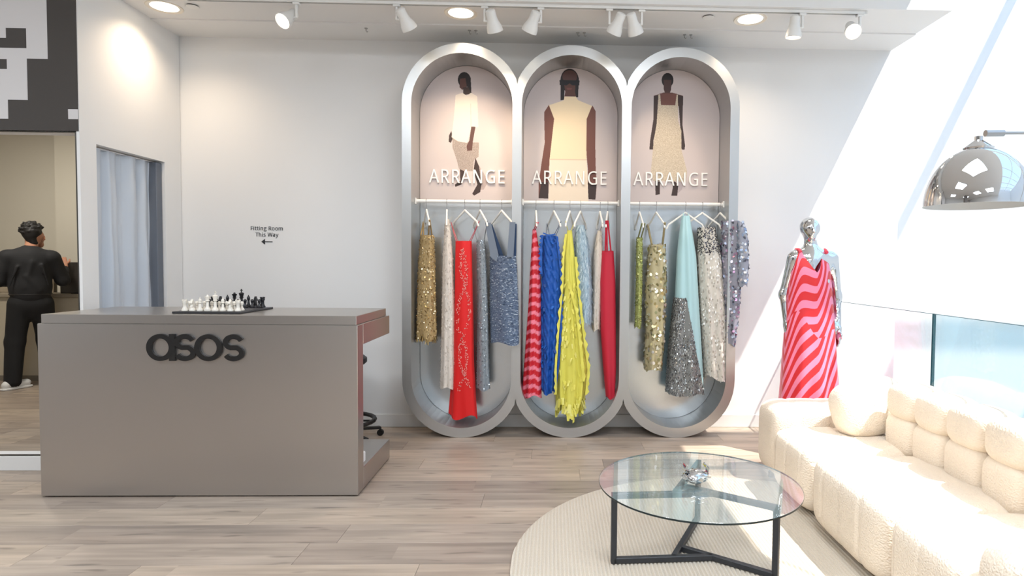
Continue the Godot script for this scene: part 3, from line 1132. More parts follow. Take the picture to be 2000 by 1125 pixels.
func build_display() -> void:
	var t := thing("alcove_display", "brushed steel display unit of three tall pill-shaped alcoves against the wall", "display unit", Vector3(0, 0, NFRONT))
	for k in 3:
		var cx: float = NICHE[k]
		var outer := stadium(cx, 0.0, 3.078, 0.463)
		var inner := stadium(cx, 0.077, 3.003, NR)
		for i in outer.size():
			if k > 0: outer[i].x = maxf(outer[i].x, (cx + NICHE[k - 1]) * 0.5)
			if k < 2: outer[i].x = minf(outer[i].x, (cx + NICHE[k + 1]) * 0.5)
		var w := MB.new()
		w.ring(outer, inner, -0.327)
		var fr := obj("alcove_frame", w, M.alcove, t)
		w = MB.new()
		w.extrude(stadium(cx, 0.079, 3.001, NR - 0.002), 0.006, Transform3D(Basis(), Vector3(0, 0, -0.322)))
		obj("back_panel", w, M.alcove_back, fr)
		var p := PackedVector2Array([Vector2(cx - NR + 0.002, 1.885), Vector2(cx + NR - 0.002, 1.885)])
		p.append_array(arc(cx, 3.003 - NR, NR - 0.002, 0.0, PI, 28))
		w = MB.new()
		w.extrude(p, 0.004, Transform3D(Basis(), Vector3(0, 0, -0.316)))
		for i in w.v.size():
			w.uv[i] = Vector2((w.v[i].x - cx + NR) / (2.0 * NR), (3.003 - w.v[i].y) / 1.118)
		var pm := mat(Color.WHITE, 0.55)
		pm.albedo_texture = poster_image(k)
		pm.texture_repeat = false
		obj("poster", w, pm, fr)
		var o := obj("lettering", text("ARRANGE", 0.118, 0.012, 3, 500), mat(rgb(246, 244, 240), 0.4), fr, Vector3(cx + [0.003, -0.005, -0.015][k], 2.094, -0.302))
		o.scale = Vector3(0.83, 0.94, 1)
		w = MB.new()
		w.tube([Vector3(cx - NR, 1.873, -0.145), Vector3(cx + NR, 1.873, -0.145)], 0.0145, 12)
		for s in [-1.0, 1.0]:
			w.box(Vector3(cx + s * (NR - 0.006), 1.873, -0.145), Vector3(0.012, 0.05, 0.05), 0.003)
		obj("clothes_rail", w, M.enamel, fr)

# ---------------------------------------------------------------- clothes
# rows of height, left and right edge
const CUT := {
	"gold": [[1.712, -1.050, -0.952], [1.557, -1.062, -0.944], [1.352, -1.078, -0.936], [1.023, -1.087, -0.931], [0.763, -1.091, -0.927]],
	"white": [[1.730, -0.854, -0.826], [1.620, -0.866, -0.813], [1.435, -0.878, -0.797], [1.024, -0.886, -0.784], [0.373, -0.898, -0.779]],
	"red": [[1.556, -0.773, -0.642], [1.355, -0.776, -0.637], [1.025, -0.780, -0.628], [0.611, -0.787, -0.623], [0.361, -0.808, -0.610], [0.144, -0.824, -0.593]],
	"greyblue": [[1.569, -0.609, -0.540], [1.356, -0.604, -0.527], [1.026, -0.599, -0.513], [0.612, -0.602, -0.503], [0.362, -0.606, -0.494]],
	"tweed": [[1.681, -0.487, -0.310], [1.519, -0.495, -0.293], [1.358, -0.498, -0.276], [1.033, -0.497, -0.262], [0.747, -0.488, -0.256]],
	"stripe": [[1.655, -0.159, -0.130], [1.442, -0.170, -0.096], [1.029, -0.188, -0.085], [0.613, -0.214, -0.078], [0.312, -0.235, -0.075]],
	"blue": [[1.607, -0.080, 0.031], [1.443, -0.079, 0.057], [1.195, -0.082, 0.075], [0.947, -0.084, 0.077], [0.614, -0.082, 0.051], [0.342, -0.076, 0.028]],
	"yellow": [[1.650, 0.121, 0.158], [1.444, 0.098, 0.181], [1.197, 0.092, 0.204], [0.823, 0.058, 0.253], [0.531, 0.040, 0.298], [0.322, 0.043, 0.278], [0.208, 0.054, 0.242]],
	"feather": [[1.692, 0.199, 0.257], [1.528, 0.188, 0.296], [1.197, 0.200, 0.320], [0.907, 0.202, 0.323]],
	"cream": [[1.653, 0.369, 0.402], [1.447, 0.338, 0.412], [0.845, 0.332, 0.394]],
	"crimson": [[1.489, 0.404, 0.495], [1.240, 0.390, 0.514], [0.825, 0.398, 0.523], [0.532, 0.422, 0.527], [0.301, 0.446, 0.517]],
	"green": [[1.739, 0.687, 0.724], [1.450, 0.682, 0.732], [1.159, 0.682, 0.732], [0.868, 0.677, 0.727]],
	"paillette": [[1.542, 0.785, 0.910], [1.368, 0.775, 0.921], [1.202, 0.765, 0.923], [0.827, 0.770, 0.916], [0.533, 0.757, 0.895]],
	"aqua": [[1.776, 1.044, 1.106], [1.619, 1.025, 1.134], [1.453, 1.011, 1.162], [1.141, 1.003, 1.184], [0.702, 0.964, 1.216], [0.332, 0.948, 1.243]],
	"pearl": [[1.682, 1.175, 1.300], [1.496, 1.182, 1.345], [1.205, 1.199, 1.375], [0.955, 1.216, 1.401], [0.472, 1.258, 1.427]],
	"lilac": [[1.733, 1.360, 1.476], [1.537, 1.360, 1.504], [1.291, 1.368, 1.501], [1.045, 1.385, 1.493], [0.748, 1.395, 1.461]],
}

func cut_at(cut: Array, y: float) -> Vector2:
	for i in cut.size() - 1:
		if y >= cut[i + 1][0]:
			var t: float = clampf((cut[i][0] - y) / (cut[i][0] - cut[i + 1][0]), 0.0, 1.0)
			return Vector2(lerpf(cut[i][1], cut[i + 1][1], t), lerpf(cut[i][2], cut[i + 1][2], t))
	return Vector2(cut[-1][1], cut[-1][2])

func cloth_rows(cut: Array, zc: float, depth: float, slant: float, folds: int, amp: float, sd: int, nr := 48, ns := 56, hem := 0.01) -> Array:
	var y0: float = cut[0][0]
	var y1: float = cut[-1][0]
	var p1 := sd * 1.7
	var p2 := sd * 0.9
	var rows := []
	for j in nr:
		var t := float(j) / (nr - 1)
		var y := lerpf(y0, y1, t)
		var e := cut_at(cut, y)
		var xc := (e.x + e.y) * 0.5
		var hw := (e.y - e.x) * 0.5
		var d := minf(depth, hw * 1.6) * (0.6 + 0.4 * t)
		var row := PackedVector3Array()
		for k in ns:
			var a := TAU * k / ns
			var ca := cos(a)
			var sa := sin(a)
			var g := sin(folds * a + p1 + 1.3 * sin(2.2 * t + p2)) * 0.62 + sin((folds * 2 - 3) * a + p2 + 2.0 * t) * 0.38
			var m := 1.0 + amp * (0.35 + 0.65 * t) * g
			var x := xc + hw * ca * lerpf(1.0, m, 0.35)
			var z := zc + d * sa * m + slant * (x - xc)
			row.append(Vector3(x, y + hem * t * t * sin(3.0 * a + p1), z))
		rows.append(row)
	return rows

func cloth(parent: Node, rows: Array, m: Material, called := "cloth") -> MeshInstance3D:
	var w := MB.new()
	w.grid(rows, true)
	for i in w.uv.size(): w.uv[i].x *= 2.0
	return obj(called, w, m, parent)

# flakes (sequins, beads, feathers) scattered over the rows
func flakes(parent: Node, rows: Array, count: int, sz: Vector2, cols: Array, m: Material, called: String, t0 := 0.0, t1 := 1.0, droop := 0.0, jit := 0.5) -> void:
	var w := MB.new()
	var nr := rows.size()
	var ns: int = rows[0].size()
	for i in count:
		var j := clampi(int(lerpf(t0, t1, rng.randf()) * (nr - 1)), 0, nr - 2)
		var k := rng.randi() % ns
		var a: Vector3 = rows[j][k]
		var du: Vector3 = rows[j][(k + 1) % ns] - a
		var dv: Vector3 = rows[j + 1][k] - a
		var nn := du.cross(dv).normalized()
		var mid: Vector3 = (rows[j][0] + rows[j][ns / 2]) * 0.5
		if nn.dot(a - mid) < 0.0: nn = -nn
		var p := a + du * rng.randf() + dv * rng.randf() + nn * 0.003
		nn = (nn + Vector3(rng.randf_range(-jit, jit), rng.randf_range(-jit, jit), rng.randf_range(-jit, jit))).normalized()
		var up := Vector3.UP
		var r := up.cross(nn).normalized()
		up = nn.cross(r)
		var s := sz * rng.randf_range(0.75, 1.2)
		w.col = cols[rng.randi() % cols.size()]
		if droop > 0.0:
			var sway := Vector3(rng.randf_range(-0.3, 0.3), 0, 0) * s.y
			var q0 := p + r * s.x * 0.5
			var q1 := p - r * s.x * 0.5
			var e := p + Vector3.DOWN * s.y + nn * droop * s.y + sway
			w.poly([q0, q1, e - r * s.x * 0.3, e + r * s.x * 0.3], nn)
		else:
			var pts := []
			for q in 6: pts.append(p + r * cos(TAU * q / 6) * s.x * 0.5 + up * sin(TAU * q / 6) * s.y * 0.5)
			w.poly(pts, nn)
	var o := obj(called, w, m, parent)
	o.set_meta("kind", "stuff")

func hanger(x: float, th: float, label: String) -> Dictionary:
	var t := thing("clothes_hanger", label, "hanger", Vector3(x, 1.873, -5.0), 0.0, "white hangers on the alcove rails")
	var w := MB.new()
	w.tube([Vector3(0, -0.004, -0.019), Vector3(0, 0.010, -0.017), Vector3(0, 0.019, 0.0), Vector3(0, 0.010, 0.016), Vector3(0, -0.010, 0.012), Vector3(0, -0.030, 0.002), Vector3(0, -0.075, 0)], 0.0022, 6)
	obj("hook", w, M.wire, t)
	var d := Vector3(cos(th), 0, sin(th))
	w = MB.new()
	for s in [-1.0, 1.0]:
		w.bar(d * s * -0.004 + Vector3(0, -0.066, 0), d * s * 0.138 + Vector3(0, -0.168, 0), 0.013, 0.014, Vector3.UP, 0.003)
		w.bar(d * s * 0.135 + Vector3(0, -0.164, 0), d * s * 0.152 + Vector3(0, -0.203, 0), 0.013, 0.014, Vector3.UP, 0.003)
	obj("shoulder_bar", w, M.hanger, t)
	return {"l": t.position - d * 0.152 + Vector3(0, -0.170, 0), "r": t.position + d * 0.152 + Vector3(0, -0.170, 0)}

func strap(parent: Node, a: Vector3, b: Vector3, r: float, m: Material) -> void:
	var w := MB.new()
	w.tube([a, a.lerp(b, 0.5) + Vector3(0, -0.004, 0), b], r, 6)
	obj("strap", w, m, parent)

func garment(called: String, label: String) -> Node3D:
	return thing(called, label, "top" if called == "sequin_top" else "dress", Vector3.ZERO, 0.0, "dresses hanging in the alcoves")

func fabric(c: Color, rough := 0.75, sheen := 0.3) -> StandardMaterial3D:
	var m := mat(c, rough)
	m.rim_enabled = true
	m.rim = sheen
	m.rim_tint = 0.5
	return m

# frilled ribbon along a path, standing off sideways
func frill(parent: Node, path: Array, out: Vector3, width: float, waves: float, m: Material) -> void:
	var rows := []
	var n := path.size() * 6
	for j in 4:
		var row := PackedVector3Array()
		for i in n:
			var u := float(i) / (n - 1) * (path.size() - 1)
			var k := mini(int(u), path.size() - 2)
			var p: Vector3 = path[k].lerp(path[k + 1], u - k)
			var s := j / 3.0
			var wob := sin(u * waves + j * 0.5)
			var side := Vector3(0, 0, 1) if absf(out.x) > 0.5 else Vector3(1, 0, 0)
			row.append(p + out * width * s * (0.75 + 0.35 * sin(u * waves * 1.9)) + side * wob * width * 0.28 * s + Vector3.DOWN * width * 0.12 * s)
		rows.append(row)
	var w := MB.new()
	w.grid(rows, false, true)
	obj("frill", w, m, parent)

func build_clothes() -> void:
	var hx := [-1.009, -0.846, -0.702, -0.58, -0.407, -0.132, 0.013, 0.141, 0.228, 0.385, 0.447, 0.705, 0.842, 1.08, 1.218, 1.365]
	var th := [1.23, 1.42, 0.66, 1.08, 0.86, 1.50, 1.22, -1.33, -1.20, 1.50, -1.40, 1.50, 1.27, 0.12, 0.22, 1.10]
	var hold := ["gold sequin mini dress", "white beaded gown", "long red gown", "silver blue sequin gown", "blue tweed mini dress", "pink and red striped dress", "royal blue frilled dress", "yellow frilled gown", "pale blue feather dress", "narrow cream dress", "crimson column dress", "thin green sequin dress", "gold and silver disc dress", "pale aqua gown", "cream scalloped dress", "lilac sequin dress"]
	var h := []
	for i in 16: h.append(hanger(hx[i], th[i], "white hanger holding the %s" % hold[i]))
	var t: Node3D
	var rows: Array
	var m: StandardMaterial3D
	var shine := vmat(0.28, 0.75)
	var matte := vmat(0.7, 0.0)
	# 1 gold sequin mini dress
	t = garment("gold_dress", "short gold sequin dress at the far left of the left rail")
	rows = cloth_rows([[1.60, -1.058, -0.944]] + CUT.gold.slice(2), -4.99, 0.085, 0.35, 5, 0.16, 1)
	cloth(t, rows, fabric(rgb(172, 146, 100), 0.5))
	flakes(t, rows, 1500, Vector2(0.011, 0.013), [lin(228, 204, 152), lin(196, 166, 112), lin(244, 228, 192), lin(150, 122, 76)], shine, "sequins", 0.0, 1.0, 0.0, 0.8)
	flakes(t, rows, 160, Vector2(0.006, 0.028), [lin(200, 172, 116), lin(150, 122, 74)], shine, "hem_fringe", 0.97, 1.0, 0.2)
	m = fabric(rgb(158, 132, 88))
	for q in [[-1.045, "l"], [-1.025, "l"], [-0.985, "r"], [-0.958, "r"]]: strap(t, Vector3(q[0], 1.598, -4.96), h[0][q[1]] + Vector3((q[0] + 1.0) * 0.1, 0.01, 0.0), 0.006, m)
	# 2 white beaded gown
	t = garment("white_gown", "long ivory beaded gown between gold dress and red gown")
	rows = cloth_rows(CUT.white, -4.99, 0.06, 0.3, 6, 0.14, 2)
	cloth(t, rows, fabric(rgb(222, 212, 200)))
	flakes(t, rows, 1300, Vector2(0.006, 0.016), [lin(240, 233, 222), lin(214, 202, 188), lin(196, 184, 172)], vmat(0.4, 0.1), "beads")
	# 3 red gown
	t = garment("red_gown", "long bright red gown with beaded vine embroidery and flared hem")
	rows = cloth_rows(CUT.red, -4.97, 0.06, 0.15, 5, 0.20, 3, 60, 64, 0.02)
	m = fabric(rgb(226, 22, 22), 0.6)
	cloth(t, rows, m)
	var vine := MB.new()
	var ns: int = rows[0].size()
	for stem in 2:
		for j in range(3, 50):
			var u := 0.25 + 0.085 * sin(j * 0.21 + stem * 2.6) + (stem - 0.5) * 0.05
			var p: Vector3 = rows[j][int(u * ns) % ns] + Vector3(0, 0, 0.004)
			if (j * 7 + stem * 3) % 11 < 3 and j > 20 and j < 34: continue
			for q in 5:
				var o := Vector3(rng.randf_range(-0.013, 0.013), rng.randf_range(-0.012, 0.012), 0.0)
				vine.box(p + o, Vector3(0.0045, 0.0065, 0.003))
	obj("beaded_vine", vine, mat(rgb(240, 170, 160), 0.35), t)
	var pinks := fabric(rgb(196, 96, 104))
	for q in [[-0.765, "l"], [-0.752, "l"], [-0.660, "r"], [-0.648, "r"]]: strap(t, Vector3(q[0], 1.553, -4.955), h[2][q[1]] + Vector3((q[0] + 0.7) * 0.12, 0.01, 0), 0.0028, pinks)
	# 4 silver blue sequin gown
	t = garment("sequin_gown", "long narrow silver blue sequin gown beside the red gown")
	rows = cloth_rows(CUT.greyblue, -5.0, 0.07, 0.4, 5, 0.15, 4)
	cloth(t, rows, fabric(rgb(142, 150, 156), 0.5))
	flakes(t, rows, 1300, Vector2(0.007, 0.009), [lin(168, 178, 186), lin(120, 130, 140), lin(205, 212, 216)], shine, "sequins")
	for q in [[-0.606, "l"], [-0.545, "r"]]: strap(t, Vector3(q[0], 1.572, -4.98), h[3][q[1]] + Vector3(0, 0.01, 0), 0.003, fabric(rgb(120, 124, 130)))
	# 5 blue tweed mini dress with a deep V
	t = garment("tweed_dress", "short blue grey tweed dress with deep V neck, right end of left rail")
	rows = cloth_rows([[1.44, -0.497, -0.286]] + CUT.tweed.slice(2), -4.915, 0.085, 0.75, 4, 0.10, 5)
	m = fabric(rgb(98, 114, 138))
	cloth(t, rows, m)
	flakes(t, rows, 2600, Vector2(0.016, 0.005), [lin(150, 168, 190), lin(84, 104, 134), lin(190, 202, 214), lin(62, 78, 104)], matte, "tweed_slubs", 0.0, 1.0, 0.0, 0.25)
	var inner := fabric(rgb(38, 62, 96))
	for s in [[-0.485, -0.405, "l"], [-0.350, -0.300, "r"]]:
		var w := MB.new()
		var a: Vector3 = h[4][s[2]]
		var z0: float = -4.915 + 0.75 * ((s[0] + s[1]) * 0.5 + 0.39) + 0.05
		w.extrude(PackedVector2Array([Vector2(s[0], 1.43), Vector2(s[1] if s[2] == "l" else s[0] + 0.05, 1.37 if s[2] == "l" else 1.43), Vector2(a.x + 0.022, 1.70), Vector2(a.x - 0.022, 1.70)]), 0.01, Transform3D(Basis(), Vector3(0, 0, z0)))
		obj("shoulder_strap", w, fabric(rgb(116, 126, 140)), t)
		w = MB.new()
		w.extrude(PackedVector2Array([Vector2(s[1] - 0.03, 1.36), Vector2(s[1] + 0.02, 1.44), Vector2(a.x + 0.03, 1.69), Vector2(a.x + 0.012, 1.69)]), 0.006, Transform3D(Basis(), Vector3(0, 0, z0 - 0.02)))
		obj("lining", w, inner, t)
	# 6 striped dress
	t = garment("striped_dress", "long pink and red striped dress at the left of the middle rail")
	rows = cloth_rows(CUT.stripe, -4.99, 0.10, 0.1, 5, 0.22, 6, 150, 72, 0.015)
	var cols := []
	for j in rows.size():
		var cr := []
		for k in rows[j].size():
			var p: Vector3 = rows[j][k]
			var f := fposmod(p.y * 14.0 + sin(p.x * 30.0 + p.z * 16.0) * 0.35 + p.z * 4.0, 1.0)
			cr.append(lin(205, 24, 42) if f < 0.58 else lin(244, 132, 150))
		cols.append(cr)
	var w6 := MB.new()
	w6.grid(rows, true, false, cols)
	obj("cloth", w6, vmat(0.6), t)
	for s in [0.0, 0.012]: strap(t, Vector3(-0.150 + s, 1.65, -4.98), h[5].r + Vector3(s, 0.0, 0), 0.004, fabric(rgb(214, 60, 78)))
	# 7 royal blue frilled dress
	t = garment("blue_dress", "long royal blue crinkled dress with frilled edges, middle rail")
	rows = cloth_rows(CUT.blue, -4.98, 0.09, 0.2, 7, 0.26, 7, 70, 72, 0.015)
	for j in rows.size():
		for k in rows[j].size(): rows[j][k] += Vector3(sin(j * 1.9 + k * 0.7) * 0.0035, 0, sin(j * 1.3 + k * 1.1) * 0.006)
	m = fabric(rgb(16, 84, 172), 0.55)
	cloth(t, rows, m)
	frill(t, [Vector3(-0.07, 1.61, -4.92), Vector3(-0.078, 1.52, -4.92), Vector3(-0.080, 1.42, -4.92), Vector3(-0.075, 1.30, -4.92)], Vector3.LEFT, 0.030, 9.0, m)
	frill(t, [Vector3(0.030, 1.60, -4.92), Vector3(0.045, 1.48, -4.92), Vector3(0.062, 1.34, -4.92), Vector3(0.070, 1.15, -4.91), Vector3(0.072, 0.95, -4.91), Vector3(0.052, 0.62, -4.91), Vector3(0.026, 0.36, -4.91)], Vector3.RIGHT, 0.022, 11.0, m)
	frill(t, [Vector3(-0.075, 1.62, -4.90), Vector3(-0.03, 1.60, -4.89), Vector3(0.028, 1.61, -4.90)], Vector3.UP, 0.016, 14.0, m)
	flakes(t, rows, 200, Vector2(0.022, 0.024), [lin(16, 84, 172), lin(24, 100, 190), lin(10, 62, 134)], vmat(0.6), "petal_frills", 0.0, 0.9, 0.45, 0.4)
	for q in [[-0.048, "l"], [-0.022, "l"], [0.012, "r"], [0.030, "r"]]: strap(t, Vector3(q[0], 1.605, -4.93), h[6][q[1]] + Vector3(q[0] * 0.1, 0.01, 0), 0.0022, fabric(rgb(70, 84, 108)))
	# 8 yellow frilled gown
	t = garment("yellow_gown", "long lemon yellow gown with frills flaring to a ragged hem")
	rows = cloth_rows(CUT.yellow, -4.97, 0.09, 0.1, 8, 0.24, 8, 64, 72, 0.045)
	m = fabric(rgb(228, 220, 92), 0.6)
	cloth(t, rows, m)
	frill(t, [Vector3(0.118, 1.62, -4.92), Vector3(0.098, 1.44, -4.91), Vector3(0.092, 1.2, -4.90), Vector3(0.062, 0.85, -4.89), Vector3(0.044, 0.55, -4.88), Vector3(0.046, 0.34, -4.88)], Vector3.LEFT, 0.024, 12.0, m)
	frill(t, [Vector3(0.178, 1.44, -4.91), Vector3(0.2, 1.2, -4.90), Vector3(0.245, 0.85, -4.89), Vector3(0.290, 0.55, -4.88), Vector3(0.272, 0.34, -4.88)], Vector3.RIGHT, 0.028, 13.0, m)
	frill(t, [Vector3(0.12, 1.25, -4.885), Vector3(0.19, 1.0, -4.875), Vector3(0.22, 0.75, -4.865), Vector3(0.25, 0.45, -4.86)], Vector3.RIGHT, 0.030, 12.0, m)
	var lemon := [lin(236, 228, 108), lin(242, 236, 134), lin(228, 219, 96)]
	flakes(t, rows, 420, Vector2(0.015, 0.034), lemon, vmat(0.7), "petal_frills", 0.25, 0.97, 0.28, 0.2)
	flakes(t, rows, 90, Vector2(0.030, 0.060), lemon, vmat(0.7), "ragged_hem", 0.96, 1.0, 0.15, 0.3)
	for q in [[0.125, "l"], [0.150, "r"]]: strap(t, Vector3(q[0], 1.648, -4.95), h[7][q[1]] + Vector3(0, 0.01, 0), 0.003, m)
	# 9 pale blue feather dress
	t = garment("feather_dress", "short pale blue feathery dress beside the yellow gown")
	rows = cloth_rows(CUT.feather, -4.99, 0.10, 0.2, 5, 0.14, 9)
	cloth(t, rows, fabric(rgb(172, 194, 206)))
	flakes(t, rows, 1800, Vector2(0.004, 0.030), [lin(190, 212, 222), lin(214, 228, 234), lin(156, 182, 198), lin(130, 156, 176)], matte, "feathers", 0.0, 1.0, 0.3)
	# 10 cream dress
	t = garment("cream_dress", "narrow cream dress mostly hidden behind the crimson dress")
	rows = cloth_rows(CUT.cream, -5.02, 0.06, 0.2, 5, 0.14, 10)
	cloth(t, rows, fabric(rgb(226, 216, 202)))
	flakes(t, rows, 500, Vector2(0.005, 0.020), [lin(236, 228, 214), lin(205, 194, 178)], matte, "beads", 0.0, 1.0, 0.1)
	strap(t, Vector3(0.385, 1.65, -5.0), h[9].r, 0.004, fabric(rgb(220, 210, 196)))
	# 11 crimson column dress
	t = garment("crimson_dress", "plain crimson column dress at the right of the middle rail")
	rows = cloth_rows(CUT.crimson, -4.97, 0.07, 0.15, 4, 0.16, 11)
	m = fabric(rgb(198, 28, 54), 0.6)
	cloth(t, rows, m)
	for q in [[0.425, "l"], [0.440, "l"], [0.470, "l"]]: strap(t, Vector3(q[0], 1.488, -4.93), h[10][q[1]] + Vector3((q[0] - 0.44) * 0.3 + 0.005, 0.02, 0), 0.007, m)
	# 12 thin green sequin dress
	t = garment("green_dress", "thin green gold sequin dress at the left of the right rail")
	rows = cloth_rows([[1.60, 0.684, 0.730]] + CUT.green.slice(1), -4.99, 0.09, 0.1, 4, 0.12, 12)
	cloth(t, rows, fabric(rgb(166, 172, 100), 0.5))
	flakes(t, rows, 1100, Vector2(0.009, 0.009), [lin(206, 210, 134), lin(166, 174, 96), lin(226, 228, 172), lin(128, 136, 76)], shine, "sequins")
	for s in [-0.012, 0.012]: strap(t, Vector3(0.706 + s, 1.60, -4.97), h[11].r + Vector3(s, 0.0, 0), 0.006, fabric(rgb(128, 132, 84)))
	# 13 disc dress
	t = garment("disc_dress", "gold and silver dress covered in large shiny discs")
	rows = cloth_rows(CUT.paillette, -4.98, 0.09, 0.25, 5, 0.18, 13)
	cloth(t, rows, fabric(rgb(188, 176, 136), 0.5))
	flakes(t, rows, 620, Vector2(0.026, 0.030), [lin(238, 233, 210), lin(216, 205, 164), lin(190, 176, 126), lin(246, 244, 238), lin(160, 154, 110)], shine, "discs", 0.0, 1.0, 0.0, 0.55)
	m = fabric(rgb(150, 138, 100), 0.5)
	for q in [[0.800, "l"], [0.888, "r"]]: strap(t, Vector3(q[0], 1.545, -4.95), h[12][q[1]] + Vector3(0, 0.01, 0), 0.009, m)
	# 14 aqua gown with silver sequin skirt
	t = garment("aqua_gown", "pale aqua satin gown over a silver sequin skirt, right alcove")
	rows = cloth_rows(CUT.aqua, -4.97, 0.09, 0.1, 6, 0.18, 14, 60, 72)
	m = fabric(rgb(176, 214, 218), 0.42)
	cloth(t, rows, m)
	var sk: Array = []
	for j in range(27, 60):
		var src: PackedVector3Array = rows[j]
		var row := PackedVector3Array()
		var half: int = src.size() / 2
		var cut := lerpf(0.72, 0.20, clampf((59 - j) / 32.0, 0.0, 1.0))
		cut = lerpf(0.55, 0.12, clampf((j - 27) / 33.0, 0, 1))
		for k in 30:
			var f := lerpf(cut, 1.12, k / 29.0) * half
			var i := clampi(int(f), 0, src.size() - 2)
			var mid: Vector3 = (src[0] + src[half]) * 0.5
			var p: Vector3 = src[i].lerp(src[i + 1], f - int(f))
			row.append(p + (p - mid).normalized() * 0.007)
		sk.append(row)
	var wsk := MB.new()
	wsk.grid(sk, false, true)
	obj("sequin_skirt", wsk, fabric(rgb(128, 130, 128), 0.5), t)
	flakes(t, sk, 2600, Vector2(0.006, 0.014), [lin(168, 172, 170), lin(110, 114, 114), lin(206, 208, 204), lin(84, 84, 86)], shine, "sequins", 0.0, 1.0, 0.0, 0.6)
	strap(t, Vector3(1.05, 1.77, -4.95), Vector3(1.062, 1.80, -4.99), 0.004, m)
	strap(t, Vector3(1.10, 1.77, -4.95), Vector3(1.098, 1.80, -4.99), 0.004, m)
	# 15 cream scalloped dress with a dark sequin yoke
	t = garment("scalloped_dress", "cream dress with dark sequin yoke and scalloped hem")
	rows = cloth_rows(CUT.pearl, -4.95, 0.09, 0.35, 6, 0.16, 15, 50, 64, 0.02)
	cloth(t, rows, fabric(rgb(214, 208, 196), 0.5))
	flakes(t, rows, 1500, Vector2(0.012, 0.022), [lin(232, 228, 218), lin(206, 200, 188), lin(244, 242, 236), lin(184, 178, 168)], vmat(0.35, 0.3), "pearl_sequins", 0.16, 1.0, 0.0, 0.4)
	flakes(t, rows, 900, Vector2(0.010, 0.010), [lin(74, 74, 82), lin(48, 48, 56), lin(116, 118, 126)], shine, "dark_yoke", 0.0, 0.17, 0.0, 0.5)
	# 16 lilac sequin dress with a sleeve
	t = garment("lilac_dress", "short silver lilac sequin dress with sleeve, right end of right rail")
	rows = cloth_rows(CUT.lilac, -4.885, 0.06, 0.6, 5, 0.14, 16)
	cloth(t, rows, fabric(rgb(140, 140, 152), 0.5))
	flakes(t, rows, 620, Vector2(0.020, 0.024), [lin(186, 198, 216), lin(140, 146, 164), lin(214, 208, 224), lin(168, 134, 160), lin(108, 114, 128)], shine, "sequins", 0.0, 1.0, 0.0, 0.6)
	var sl := cloth_rows([[1.72, 1.452, 1.492], [1.60, 1.452, 1.528], [1.40, 1.462, 1.540], [1.22, 1.470, 1.530]], -4.80, 0.045, 0.2, 4, 0.12, 17, 24, 32)
	cloth(t, sl, fabric(rgb(150, 154, 168), 0.5), "sleeve")
	flakes(t, sl, 260, Vector2(0.020, 0.024), [lin(176, 188, 206), lin(136, 146, 166), lin(210, 214, 224)], shine, "sleeve_sequins", 0.0, 1.0, 0.0, 0.6)

# ---------------------------------------------------------------- floor group
func build_rug() -> void:
	var w := MB.new()
	var R := 1.165
	var c := Vector3(0.985, 0, -2.78)
	var pitch := 0.0182
	var ribs := int(2.0 * R / pitch)
	var rows := []
	for i in range(1, ribs * 6):
		var x := -R + 2.0 * R * i / (ribs * 6)
		var zz := sqrt(maxf(R * R - x * x, 0.0001)) + 0.004 * sin(i * 2.1)
		var y := 0.004 + 0.009 * sqrt(absf(sin(PI * (x + R) / pitch)))
		var row := PackedVector3Array()
		for k in 25:
			var z := lerpf(zz, -zz, k / 24.0)
			var yy := y if k > 0 and k < 24 else 0.0005
			row.append(Vector3(x, yy, z))
		rows.append(row)
	w.grid(rows, false, true)
	var m := mat(rgb(230, 218, 200), 0.95)
	m.albedo_texture = noise_tex(0.09, 256, 3, 9, 0.78, 1.0)
	m.uv1_triplanar = true
	m.uv1_scale = Vector3(9, 9, 9)
	tag(obj("round_rug", w, m, self, c), "round cream ribbed rug under the glass coffee table", "rug")

